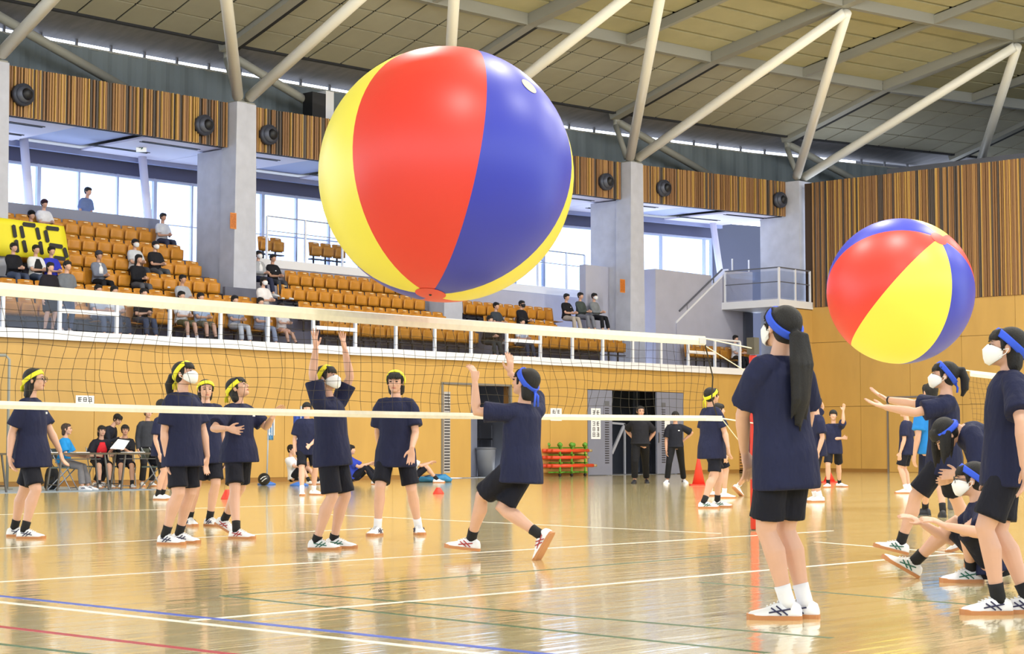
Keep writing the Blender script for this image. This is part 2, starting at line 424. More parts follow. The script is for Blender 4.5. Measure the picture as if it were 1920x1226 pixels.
for W, w, h in ((-3.2, 0.22, 0.5), (-7.9, 0.2, 0.45), (-15, 0.2, 0.45)):
    for k in range(len(UR_ALL) - 1):
        p, q = C(UR_ALL[k] + 0.18, W, zr(W) + h / 2), C(UR_ALL[k + 1] - 0.18, W, zr(W) + h / 2)
        MB().bar(p, q, w, h).obj('ring_beam', M_STEEL, roof)
def slab(u0, u1, w0, w1, off, th, m, name):
    b = [C(u0, w0, zr(w0) + off), C(u1, w0, zr(w0) + off), C(u1, w1, zr(w1) + off), C(u0, w1, zr(w1) + off)]
    t = [p + Vector((0, 0, th)) for p in b]
    return MB().hexa(b, t).obj(name, m, roof)
for k in range(len(UR_ALL) - 1):
    a, b = UR_ALL[k] + 0.3, UR_ALL[k + 1] - 0.19
    n = 6; wd = (b - a) / n
    for i in range(n):
        for r in range(4):
            w0 = -3.08 + r * 0.895; w1 = w0 + 0.895
            slab(a + i * wd + 0.03, a + (i + 1) * wd - 0.03, w0 + 0.028, w1 - 0.028, 0.12, 0.03, M_TILE, 'ceiling_board')
    for h0, h1 in ((a - 0.1, (a + b) / 2 - 0.1), ((a + b) / 2 + 0.06, b)):
        ww = -3.33
        while ww > -24:
            nxt = ww - (0.88 if ww > -14 else 2.6)
            slab(h0, h1, nxt + 0.11, ww, 0.30, 0.06, M_STRIP, 'roof_strip'); ww = nxt
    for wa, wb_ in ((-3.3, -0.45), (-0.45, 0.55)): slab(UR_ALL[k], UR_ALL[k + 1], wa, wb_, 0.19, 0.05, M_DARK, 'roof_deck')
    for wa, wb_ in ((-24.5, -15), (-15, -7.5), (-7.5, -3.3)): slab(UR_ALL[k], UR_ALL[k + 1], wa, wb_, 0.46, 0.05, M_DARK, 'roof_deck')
    slab(UR_ALL[k], UR_ALL[k + 1], -60, -24.4, 0.3, 0.1, M_STRIP, 'roof_deck')
    e0 = [C(UR_ALL[k], 0.45, 11.66), C(UR_ALL[k + 1], 0.45, 11.66), C(UR_ALL[k + 1], 2.3, 11.29), C(UR_ALL[k], 2.3, 11.29)]
    MB().hexa(e0, [x + Vector((0, 0, 0.08)) for x in e0]).obj('eave_panel', mat('eave_panel', (128, 128, 136), 0.85, 0.15, 1.2, stretch=(4, 1, 1)), roof)
    p, q = C(UR_ALL[k], 0.52, 11.58), C(UR_ALL[k + 1], 0.52, 11.58)
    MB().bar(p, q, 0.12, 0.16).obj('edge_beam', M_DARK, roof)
slab(-20, UR_ALL[0], -60, 1.0, 0.3, 0.1, M_STRIP, 'roof_deck')
# rear struts from the rib heel
for k in range(1, 6):
    U = COLS_U[k]; R = C(U, 0.72, 11.36)
    strut(R, C(U + 0.05, 0.2, 9.95), 0.09, 'grey rear strut from the rib heel down to the column', M_STEEL)
    if k + 1 < 7: strut(R, C(U + 5.3, 1.6, 9.95), 0.12, 'grey diagonal strut behind the slat fascia', M_STEEL)
# gallery roof deck, corrugated upstand, light slit
up = root('upstand', 'corrugated grey upstand wall below the strip of daylight', None, kind='structure')
M_CORR = mat('corrugated_sheet', (112, 122, 126), 0.7)
for k in range(len(UR_ALL) - 2):
    a, b = UR_ALL[k], UR_ALL[k + 1]
    p = [C(a, 0.35, 9.82), C(b, 0.35, 9.82), C(b, 2.1, 9.82), C(a, 2.1, 9.82)]
    MB().hexa(p, [x + Vector((0, 0, 0.06)) for x in p]).obj('gallery_roof', M_STEEL_D, up)
    n = 48; mb = MB(); rows = [[], []]
    for i in range(n + 1):
        U = a + (b - a) * i / n; dy = 0.04 if (i % 4) in (1, 2) else 0.0
        rows[0].append(C(U, 2.08 - dy, 9.88)); rows[1].append(C(U, 2.08 - dy, 11.12))
    mb.sheet(rows, [[p + Vector((0, 0.05, 0)) for p in r] for r in rows]).obj('corrugated_sheet', M_CORR, up)
    MB().bar(C(a, 2.1, 11.13), C(b, 2.1, 11.13), 0.1, 0.05).obj('sill_rail', M_STEEL, up)
    for i in range(7):
        U = a + (b - a) * (i + 0.5) / 7
        MB().bar(C(U, 2.1, 11.14), C(U, 2.1, 11.32), 0.06, 0.06).obj('slit_post', M_STEEL_D, up)
# dark space behind the end wall
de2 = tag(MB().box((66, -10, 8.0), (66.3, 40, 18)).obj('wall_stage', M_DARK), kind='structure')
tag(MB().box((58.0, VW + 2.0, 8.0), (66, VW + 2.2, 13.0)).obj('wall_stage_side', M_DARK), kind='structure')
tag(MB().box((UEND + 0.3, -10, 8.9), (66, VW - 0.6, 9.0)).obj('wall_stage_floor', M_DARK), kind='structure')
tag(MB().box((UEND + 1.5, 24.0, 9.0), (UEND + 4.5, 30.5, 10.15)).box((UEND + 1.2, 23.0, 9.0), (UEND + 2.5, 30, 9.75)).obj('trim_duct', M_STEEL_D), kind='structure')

# ---- soffit, windows, round leaning posts behind the gallery
WW = 3.75; ZWT = 8.25
def ZWB(U): return 5.95
for k in range(0, 5):
    a, b = COLS_U[k], COLS_U[k + 1]
    nb = root('soffit', None, None, kind='structure')
    for i, (t0, t1, m, dz) in enumerate(((0, 0.36, M_SOFFIT, 0.0), (0.36, 0.64, mat('soffit_recess_shade', (168, 176, 206), 0.6), 0.12), (0.64, 1.0, M_SOFFIT, 0.0))):  # recessed mid panel: its darker blue paints the shaded band as colour
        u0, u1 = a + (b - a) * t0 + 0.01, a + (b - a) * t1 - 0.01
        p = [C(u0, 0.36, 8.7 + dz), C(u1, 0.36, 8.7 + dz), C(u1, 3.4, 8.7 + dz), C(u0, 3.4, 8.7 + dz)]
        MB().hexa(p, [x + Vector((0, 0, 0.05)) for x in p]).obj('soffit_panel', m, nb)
    p = [C(a, 0.36, 8.88), C(b, 0.36, 8.88), C(b, 4.2, 8.88), C(a, 4.2, 8.88)]
    MB().hexa(p, [x + Vector((0, 0, 0.1)) for x in p]).obj('soffit_deck', M_STEEL_D, nb)
    MB().bar(C(a, 3.45, 8.66), C(b, 3.45, 8.66), 0.14, 0.16).obj('soffit_beam', mat('pale_blue_steel', (150, 160, 196), 0.5), nb)
    MB().bar(C(a, WW, 8.52), C(b, WW, 8.52), 0.1, 0.56).obj('band', M_BANDD, nb)
    for t, w_ in ((0.16, 1.0), (0.80, 1.0), (0.72, 2.4), (0.2, 2.4)):
        c0 = a + (b - a) * t
        s = MB().bar(C(c0 - 0.9, w_, 8.692), C(c0 + 0.9, w_, 8.692), 0.05, 0.014).bar(C(c0 - 0.9, w_ + 0.12, 8.692), C(c0 + 0.9, w_ + 0.12, 8.692), 0.05, 0.014)
        s.obj('air_slot', M_BLACK, nb)
    if k == 4: continue
    wn = root('window_%d' % (k + 1), None, None, kind='structure')
    nP = 6
    for i in range(nP):
        U = a + (b - a) * i / nP; thick = 0.11 if i % 3 == 0 else 0.05
        MB().bar(C(U, WW, 3.2), C(U, WW, ZWT), thick, 0.1, up=(0, 1, 0)).obj('mullion', mat('mullion_paint', (176, 186, 212), 0.4), wn)
        if i < nP:
            U2 = a + (b - a) * (i + 1) / nP
            q0, q1 = C(U + 0.05, WW, 5.0), C(U2 - 0.05, WW, 5.0)
            MB().hexa([q0, q1, q1 + Vector((0, .012, 0)), q0 + Vector((0, .012, 0))], [x + Vector((0, 0, ZWT - 5.05)) for x in (q0, q1, q1 + Vector((0, .012, 0)), q0 + Vector((0, .012, 0)))]).obj('pane', M_GLASS, wn)
    MB().bar(C(a, WW, ZWT - 0.04), C(b, WW, ZWT - 0.04), 0.1, 0.08).obj('head_frame', MATS['mullion_paint'], wn)
    MB().bar(C(a, WW, 7.0), C(b, WW, 7.0), 0.03, 0.03).obj('window_bar', MATS['mullion_paint'], wn)
    p0, p1 = C(a, WW + 0.05, 3.2), C(b, WW + 0.05, 3.2)
    MB().bar((p0.x, p0.y, 4.1), (p1.x, p1.y, 4.1), 0.12, 1.8).obj('sill_wall', mat('sill_blue', (140, 152, 186), 0.7), wn)
# last bay: window ends, dark corner wall
a, b = COLS_U[4], COLS_U[5]
uE = solve_c(1333, 470, WW).x
wn = root('window_5', None, None, kind='structure')
us = [a, solve_c(1239, 470, WW).x, solve_c(1320, 470, WW).x, uE]
for i, U in enumerate(us):
    MB().bar(C(U, WW, 3.2), C(U, WW, ZWT), 0.08, 0.1, up=(0, 1, 0)).obj('mullion', MATS['mullion_paint'], wn)
    if i < len(us) - 1:
        q0, q1 = C(U + 0.05, WW, 5.0), C(us[i + 1] - 0.05, WW, 5.0)
        MB().hexa([q0, q1, q1 + Vector((0, .012, 0)), q0 + Vector((0, .012, 0))], [x + Vector((0, 0, ZWT - 5.05)) for x in (q0, q1, q1 + Vector((0, .012, 0)), q0 + Vector((0, .012, 0)))]).obj('pane', M_GLASS, wn)
MB().bar(C(a, WW, ZWT - 0.04), C(uE, WW, ZWT - 0.04), 0.1, 0.08).obj('head_frame', MATS['mullion_paint'], wn)
tag(MB().bar(C(uE + 0.05, WW, 6.0), C(59, WW, 6.0), 0.15, 5.6).obj('wall_corner', mat('corner_wall_grey', (92, 96, 116), 0.8)), kind='structure')
def lean_post(top, bot, lab):
    p, q = solve_c(*top, 3.15), solve_c(*bot, 3.15)
    d = (q - p).normalized(); q = q + d * 1.2; p = p - d * 0.05
    tag(MB().tube([p, q], [0.115, 0.115], 16).obj('round_post', mat('lilac_white_paint', (214, 214, 232), 0.4), None, True), lab, None, kind='structure')
lean_post((45, 264), (56, 395), 'slim round post before the windows at far left')
lean_post((267, 295), (278, 415), 'slim round post before the windows left of the column')
lean_post((1337, 420), (1353, 530), 'slim round post at the right end of the windows')
lean_post((1190, 395), (1200, 500), 'slim round post hidden behind the column')
# exit sign
p = solve_c(265, 277, 1.9)
e = root('exit_sign', 'small lit exit sign hanging below the pale soffit', 'sign', (p.x, p.y, p.z), AZ - math.pi / 2)
MB().box((-0.13, -0.03, -0.11), (0.13, 0.03, 0.11)).obj('box', mat('sign_white', (240, 244, 240), 0.4, emit=0.8), e)
MB().bar((-0.06, -0.034, 0), (0.05, -0.034, 0), 0.006, 0.025).bar((0.05, -0.034, 0), (0.0, -0.034, 0.045), 0.006, 0.025).bar((0.05, -0.034, 0), (0.0, -0.034, -0.045), 0.006, 0.025).obj('arrow', mat('sign_green', (20, 90, 60), 0.5), e)
MB().bar((0, 0, 0.11), (0, 0, 8.7 - p.z), 0.02, 0.02, up=(0, 1, 0)).obj('hanger', M_STEEL, e)

# ---- stand steps and parapets
ROWV = [VW + 2.0 + 0.85 * i for i in range(6)]; ROWZ = [3.30 + 0.5 * i for i in range(6)]
UC1 = at_v(368, 450, VW + 2.0 + 0.85 * 4).x                                # left block ends at the first column
def row_end(px, i): return at_v(px, 560, ROWV[i]).x
ROW_R = [row_end(1243, 0), row_end(1048, 1), row_end(1040, 2), row_end(836, 3)]
st = root('stand', 'stepped grey concrete seating stand of the gallery', None, kind='structure')
for i in range(6):
    for (a, b) in ((U0, UC1),) if i > 3 else ((U0, UEND if i == 0 else ROW_R[i] + 1.2),):
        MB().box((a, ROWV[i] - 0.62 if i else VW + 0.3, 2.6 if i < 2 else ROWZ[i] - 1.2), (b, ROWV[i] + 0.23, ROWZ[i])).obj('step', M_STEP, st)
# walls closing the stand behind the seats
tag(MB().box((U0, ROWV[5] + 0.24, 4.5), (at_v(300, 420, ROWV[5] + 0.24).x, ROWV[5] + 0.4, 6.95)).obj('wall_parapet', mat('parapet_grey', (138, 142, 160), 0.8)), kind='structure')
VB = ROWV[3] + 0.3
ub1 = at_v(1098, 540, VB).x
pb = root('wall_concourse', None, None, kind='structure')
MB().box((29.6, VB, 3.3), (ub1, VB + 0.2, 5.72)).obj('wall_face', mat('lilac_grey_wall', (178, 178, 194), 0.75, 0.04, 2), pb)
MB().box((29.6, VB - 0.06, 5.72), (ub1, VB + 0.3, 5.95)).obj('slab_edge', M_WHITE, pb)
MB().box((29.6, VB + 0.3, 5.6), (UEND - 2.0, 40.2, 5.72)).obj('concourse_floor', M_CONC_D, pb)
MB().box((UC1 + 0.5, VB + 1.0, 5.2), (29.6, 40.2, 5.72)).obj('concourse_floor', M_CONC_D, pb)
# concourse rail: posts, glass, handrail
rl = root('concourse_railing', 'glass railing on the white upper slab edge behind the big ball', 'railing', (0, 0, 0))
px_posts = [500, 572, 642, 703, 760, 820, 880, 940, 1008, 1062, 1096]
pu = [at_v(x, 480, VB + 0.1).x for x in px_posts]
pu[0] = max(pu[0], 29.7)
for i, U in enumerate(pu):
    MB().bar((U, VB + 0.1, 5.95), (U, VB + 0.1, 7.15), 0.05, 0.05, up=(0, 1, 0)).obj('post', M_WHITE, rl)
    if i + 1 < len(pu):
        MB().box((U + 0.04, VB + 0.094, 6.0), (pu[i + 1] - 0.04, VB + 0.106, 6.7)).obj('glass_panel', M_RAILGLASS, rl)
MB().bar((pu[0], VB + 0.1, 7.15), (pu[-1], VB + 0.1, 7.15), 0.03, 0.03).obj('handrail', M_METAL, rl)
MB().bar((pu[0], VB + 0.1, 6.75), (pu[-1], VB + 0.1, 6.75), 0.02, 0.02).obj('mid_bar', M_METAL, rl)
# walls around the right-hand column, stair wall, landing
M_LIL = MATS['lilac_grey_wall']
v1 = ROWV[1] + 0.24
tag(MB().box((at_v(1098, 520, v1).x, v1, 3.3), (at_v(1147, 520, v1).x, v1 + 0.25, 6.55)).obj('wall_stair_block', M_LIL), kind='structure')
v2 = COLS_V[4] - 0.1
tag(MB().box((at_v(1229, 540, v2).x, v2, 3.3), (at_v(1334, 540, v2).x, v2 + 0.7, 6.55)).obj('wall_stair_side', M_LIL), kind='structure')
vs_ = ROWV[0] + 0.26
def S(px, py): return at_v(px, py, vs_)
poly = [S(1269, 650), S(1269, 606), S(1366, 508), S(1411, 510), S(1411, 650)]
for p in (poly[0], poly[-1]): p.z = 3.3
wst = root('wall_stair', None, None, kind='structure')
MB().prism(poly, (0, 0.2, 0)).obj('wall_face', M_LIL, wst)
MB().prism([S(1269, 606), S(1366, 508), S(1366, 504), S(1269, 602)], (0, 0.22, 0)).obj('coping', M_WHITE, wst)
hr = root('stair_handrail', 'dark sloping handrail over the grey stair wall', 'handrail', (0, 0, 0))
MB().tube([S(1274, 583), S(1354, 505)], [0.03, 0.03], 8).obj('rail', M_STEEL_D, hr)
for x, y in ((1373, 507), (1404, 509)):
    p = S(x, y); MB().bar(p, p + Vector((0, 0, 0.4)), 0.04, 0.04, up=(0, 1, 0)).obj('post', M_WHITE, hr)
for x, y in ((1290, 567), (1340, 519)):
    p = S(x, y); MB().bar(p + Vector((0, .05, 0)), p + Vector((0, .05, -0.42)), 0.03, 0.03, up=(0, 1, 0)).obj('post', M_STEEL_D, hr)
ld = root('wall_landing', None, None, kind='structure')
MB().box((UL, VW - 0.05, ZL - 0.14), (UEND, vs_, ZL + 0.1)).obj('slab_edge', M_WHITE, ld)
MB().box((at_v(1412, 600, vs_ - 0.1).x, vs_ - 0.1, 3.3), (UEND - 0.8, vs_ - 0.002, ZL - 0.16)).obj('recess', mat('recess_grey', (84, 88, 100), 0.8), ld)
lr = root('landing_railing', 'glass railing with white posts on the raised corner landing', 'railing', (0, 0, 0))
zt = ZL + 1.15
pts = [(UL + 0.06, vs_ - 0.1), (UL + 0.06, VW + 0.0), ((UL + UEND) / 2, VW + 0.0), (UEND - 0.12, VW + 0.0)]
for i, (x, y) in enumerate(pts):
    MB().bar((x, y, ZL + 0.1), (x, y, zt), 0.06, 0.06, up=(0, 1, 0)).obj('post', M_WHITE, lr)
    if i < 3:
        x2, y2 = pts[i + 1]
        MB().bar((x, y, zt), (x2, y2, zt), 0.05, 0.04).obj('handrail', M_STEEL_D, lr)
        MB().bar((x, y, ZL + 0.68), (x2, y2, ZL + 0.68), 0.03, 0.03).obj('mid_bar', M_STEEL_D, lr)
        MB().bar((x, y, ZL + 0.6), (x2, y2, ZL + 0.6), 0.01, 0.9).obj('glass_panel', M_RAILGLASS, lr)
# dark plinth at the first column
tag(MB().box((28.7, COLS_V[2] - 0.35, 4.0), (30.0, COLS_V[2] - 0.252, 4.95)).obj('trim_2', M_CONC_D), kind='structure')

# ---- front railing on the ledge
rail_px = [-95, 4, 111, 218, 318, 413, 502, 587, 666, 742, 815, 883, 950, 1013, 1073, 1130, 1186, 1239, 1290, 1340, 1387]
RU = [at_v(x, 640, VW + 0.08).x for x in rail_px]
fr = root('ledge_railing', 'white post railing along the white ledge below the stand', 'railing', (0, 0, 0))
for i, U in enumerate(RU):
    MB().bar((U, VW + 0.08, LEDGE), (U, VW + 0.08, LEDGE + 0.87), 0.07, 0.07, up=(0, 1, 0)).obj('post', M_WHITE, fr)
    if i + 1 < len(RU):
        U2 = RU[i + 1]
        MB().tube([(U, VW + 0.08, LEDGE + 0.88), (U2, VW + 0.08, LEDGE + 0.88)], [0.032, 0.032], 8).obj('top_rail', M_WHITE, fr)
        if rail_px[i] in (111, 587, 950, 1290):
            MB().bar((U, VW + 0.08, LEDGE + 0.44), (U2, VW + 0.08, LEDGE + 0.44), 0.05, 0.09).obj('mid_rail', M_WHITE, fr)
        MB().box((U + 0.04, VW + 0.075, LEDGE + 0.04), (U2 - 0.04, VW + 0.085, LEDGE + 0.83)).obj('glass_panel', M_RAILGLASS, fr)

# ---- ceiling lamps of the hall (beyond the top of the picture)
M_LAMP = mat('lamp_glow', (255, 246, 230), 0.5, emit=6.0)
nl = 0
for iu in range(4):
    for iv in range(3):
        U = 6 + iu * 12.0; V = 2 + iv * 9.0; z = 14.3
        t = root('ceiling_lamp', 'round high-bay lamp hanging below the hall roof', 'lamp', (U, V, z), group='high-bay lamps')
        MB().tube([(0, 0, 0.02), (0, 0, 0.25), (0, 0, 0.4)], [0.5, 0.3, 0.12], 20).obj('housing', M_STEEL, t, True)
        MB().tube([(0, 0, 0.0), (0, 0, 0.018)], [0.46, 0.46], 20).obj('diffuser', M_LAMP, t)
        MB().bar((0, 0, 0.4), (0, 0, 1.6), 0.03, 0.03, up=(0, 1, 0)).obj('hanger', M_STEEL, t)
        ld_ = bpy.data.lights.new('lamp_light', 'AREA'); ld_.shape = 'DISK'; ld_.size = 0.95; ld_.energy = LAMP_W; ld_.color = (1.0, 0.97, 0.92)
        lo = bpy.data.objects.new('lamp_light', ld_); COL.objects.link(lo); lo.parent = t; lo.location = (0, 0, -0.03)

VT0 = ground(190, 921).y
# ---- unseen far sides of the hall behind the camera, added to dim sky light
M_FAR = mat('far_wall_cream', (206, 196, 176), 0.7)
tag(MB().box((-25, -25.3, 0), (UEND, -25, 7.5)).obj('wall_front', M_FAR), kind='structure')
tag(MB().box((-25.3, -25, 0), (-25, VW, 7.5)).obj('wall_left', M_FAR), kind='structure')
# equipment box on the gallery roof
p = solve_c(592, 186, 1.0)
t = root('equipment_box', 'dark box with a bright white panel above the fascia beside the big ball', 'box', (p.x, p.y, 9.88))
h_ = max(0.3, p.z - 9.88)
MB().box((-0.3, -0.2, 0), (0.2, 0.2, h_ + 0.15)).obj('case', M_BLACK, t)
MB().box((0.201, -0.2, 0), (0.5, 0.2, h_ + 0.25)).obj('panel', M_WHITE, t)

tag(MB().box((U0, VT0, 0.0005), (at_v(318, 915, VT0).x, VW - 0.03, 0.004)).obj('floor_strip', mat('floor_strip_grey', (150, 168, 186), 0.5)), kind='structure')
# ================================================================== SEATS
M_SEAT = mat('orange_plywood_seat', (206, 138, 44), 0.4, 0.10, 5.0)
M_SEATB = mat('seat_bracket', (46, 46, 54), 0.6)
def seat_meshes():
    def panel(w, h, z0, y0, tilt, curve, th):
        nx, nz = 6, 4; A = []; B = []
        for j in range(nz + 1):
            ra = []; rb = []
            for i in range(nx + 1):
                u = i / nx * 2 - 1; v = j / nz
                wz = w * (1 - 0.05 * v * v)
                y = y0 + tilt * v - curve * (1 - u * u) * -1
                z = z0 + h * v - (0.02 * (abs(u) ** 4) if j == nz else 0)
                ra.append((u * wz / 2, y, z)); rb.append((u * wz / 2, y + th, z))
            A.append(ra); B.append(rb)
        return MB().sheet(A, B)
    b = panel(0.42, 0.42, 0.44, -0.02, 0.06, 0.03, 0.016).mesh('backrest', M_SEAT, True)
    p = panel(0.40, 0.28, 0.46, -0.10, -0.02, 0.02, 0.016).mesh('seat_pan', M_SEAT, True)
    h = MB().box((-0.06, 0.012, 0.800), (0.06, 0.040, 0.822)).mesh('slot_highlight', mat('slot_highlight_pale', (236, 214, 170), 0.4))  # pale strip paints the highlight on the backrest's hand slot
    f = MB().box((-0.03, -0.1, 0.0), (0.03, 0.06, 0.05)).box((-0.02, 0.03, 0.05), (0.02, 0.07, 0.5)).box((-0.2, -0.11, 0.33), (0.2, 0.05, 0.36)).mesh('bracket', M_SEATB)
    return b, p, h, f
SB, SP, SH, SF = seat_meshes()
SPO = MB().sheet([[(x * 0.2, -0.42 + 0.4 * j / 3, 0.40 + 0.015 * abs(x) - 0.02 * j / 3) for x in (-1, -0.5, 0, 0.5, 1)] for j in range(4)], [[(x * 0.2, -0.42 + 0.4 * j / 3, 0.384 + 0.015 * abs(x) - 0.02 * j / 3) for x in (-1, -0.5, 0, 0.5, 1)] for j in range(4)]).mesh('seat_pan_open', M_SEAT, True)
SEAT_LIST = []
def open_seat(U, row):
    c = [(abs(u - U), p) for u, r, p in SEAT_LIST if r == row and abs(u - U) < 0.3]
    if c: min(c, key=lambda t: t[0])[1].data = SPO
ROWNAME = ['front row', 'second row', 'third row', 'fourth row', 'fifth row', 'top row']
def seat(U, i, block, V=None, z=None, label=None, group=None):
    s = root('stadium_seat', label or 'orange plywood folding seat in the %s of the stand, %s' % (ROWNAME[i], block), 'seat', (U, ROWV[i] if V is None else V, ROWZ[i] if z is None else z), 0,
             group or 'orange seats, %s %s' % (ROWNAME[i], block))
    inst(SB, 'backrest', s); pn_ = inst(SP, 'seat_pan', s); SEAT_LIST.append((U, i if V is None else 9, pn_)); inst(SH, 'slot_highlight', s, (0, -0.045, 0)); inst(SF, 'bracket', s)
ua0 = row_end(540, 0); ua1 = row_end(600, 0); ub0 = row_end(818, 2); ub1_ = row_end(868, 2)
def ordinal(n):
    w_ = ['first', 'second', 'third', 'fourth', 'fifth', 'sixth', 'seventh', 'eighth', 'ninth', 'tenth', 'eleventh', 'twelfth']
    return w_[n - 1] if n <= 12 else '%dth' % n if n % 10 not in (1, 2, 3) or n < 20 else '%d%s' % (n, {1: 'st', 2: 'nd', 3: 'rd'}[n % 10])
def blocked(U, V):
    for k in range(1, 6):
        if abs(U - COLS_U[k]) < (0.72 if k < 5 else 1.0) and COLS_V[k] - 0.52 < V < COLS_V[k] + (1.7 if k < 5 else 3.4): return True
    return False
for i in range(6):
    runs = []
    left_end = UC1 - 0.1 if i >= 4 else (row_end(400, 3) if i == 3 else ua0)
    runs.append((row_end(-35, i), left_end, 'left of the column'))
    if i <= 3:
        a = row_end(534, 3) if i == 3 else ua1
        runs.append((a, min(ub0, ROW_R[i]), 'below the big ball'))
        if ROW_R[i] > ub1_ + 1: runs.append((ub1_, ROW_R[i], 'right of the big ball'))
    if i == 0: runs.append((row_end(1283, 0), row_end(1405, 0), 'by the stair wall'))
    for a, b, blk in runs:
        n = int((b - a) / 0.455)
        for q in range(n):
            U = a + 0.23 + q * 0.455
            if blocked(U, ROWV[i]): continue
            seat(U, i, blk, label='orange folding seat, %s from the left in the %s, %s' % (ordinal(q + 1), ROWNAME[i], blk))
# a few seats on the concourse above
uq = at_v(495, 452, VB + 1.6).x
for q in range(2): seat(uq + q * 0.46, 0, '', VB + 1.6, 5.95, ('left', 'right')[q] + ' of two orange seats on the concourse beside the column', 'seats on the concourse by the column')
uq = at_v(590, 452, VB + 1.6).x
for q in range(3): seat(uq + q * 0.46, 0, '', VB + 1.6, 5.95, ('left', 'middle', 'right')[q] + ' of three orange concourse seats at the edge of the big ball', 'seats on the concourse by the ball')
tag(MB().box((at_v(484, 460, VB + 1.8).x, VB + 1.3, 5.72), (at_v(526, 460, VB + 1.8).x, VB + 1.9, 5.95)).box((at_v(578, 460, VB + 1.8).x, VB + 1.3, 5.72), (at_v(645, 460, VB + 1.8).x, VB + 1.9, 5.95)).obj('trim_3', M_CONC_D), kind='structure')

# ================================================================== GIANT BALLS
M_RED = mat('ball_red', (216, 58, 48), 0.42, spec=0.5); M_BLUE = mat('ball_blue', (48, 58, 176), 0.42, spec=0.5); M_YEL = mat('ball_yellow', (228, 217, 78), 0.42, spec=0.5)
def ball(cx, cy, rpx, depth, pole, ref, order, label, patch=None, near_valve=True):
    c = at_d(cx, cy, depth); R = rpx * depth / FPX
    rd = (c - Vector((0, 0, CAMH))).normalized(); rt = rd.cross(UP).normalized(); up_ = rt.cross(rd)
    def vec(px, py):
        a = (px - cx) / rpx; b = (cy - py) / rpx; k = math.sqrt(max(0.0, 1 - a * a - b * b)); return (rt * a + up_ * b - rd * k).normalized()
    P = vec(*pole); e1 = vec(*ref); e1 = (e1 - P * e1.dot(P)).normalized(); e2 = P.cross(e1)
    t = root('giant_ball', label, 'ball', c)
    for g in range(6):
        ns, na = 36, 12; rows = []
        for i in range(ns + 1):
            th = 0.085 + (math.pi - 0.17) * i / ns
            rows.append([(P * math.cos(th) + (e1 * math.cos(a) + e2 * math.sin(a)) * math.sin(th)) * (R * (1 - 0.0025 * (abs(2 * j / na - 1) ** 8))) for j in range(na + 1) for a in [(g + j / na) * math.pi / 3]])
        MB().sheet(rows).obj('panel', {'R': M_RED, 'B': M_BLUE, 'Y': M_YEL}[order[g % 3]], t, True)
    for sgn in (1, -1):
        mb = MB(); rows = []
        for i in range(5):
            th = 0.12 * i / 4
            rows.append([(P * sgn * math.cos(th) + (e1 * math.cos(a) + e2 * math.sin(a)) * math.sin(th)) * (R * 1.002) for j in range(25) for a in [2 * math.pi * j / 24]])
        mb.sheet(rows).obj('end_cap', M_RED, t, True)
    if near_valve: MB().ell(P * R, (0.012, 0.012, 0.012)).obj('valve', M_BLACK, t, True)
    if patch:
        q = vec(*patch[:2]); a1 = (vec(*patch[2:4]) - q); a1 = (a1 - q * a1.dot(q)).normalized(); a2 = q.cross(a1)
        vs = [q * (R * 1.003)] + [(q + a1 * (0.072 * math.cos(x)) + a2 * (0.072 * math.sin(x))).normalized() * (R * 1.003) for x in [2 * math.pi * j / 20 for j in range(20)]]
        MB().add(vs, [(0, 1 + j, 1 + (j + 1) % 20) for j in range(20)]).obj('patch', mat('ball_patch', (226, 212, 180), 0.4), t, True)
    return t
ball(837, 328, 241, 13.2, (808, 548), (905, 230), 'RYB', 'big red, blue and yellow beach ball floating above the volleyball net', (988, 165, 998, 176))
ball(1688, 546, 137, 23.0, (1759, 450), (1680, 524), 'YBR', 'smaller-looking beach ball in the air before the right slatted wall', None, False)

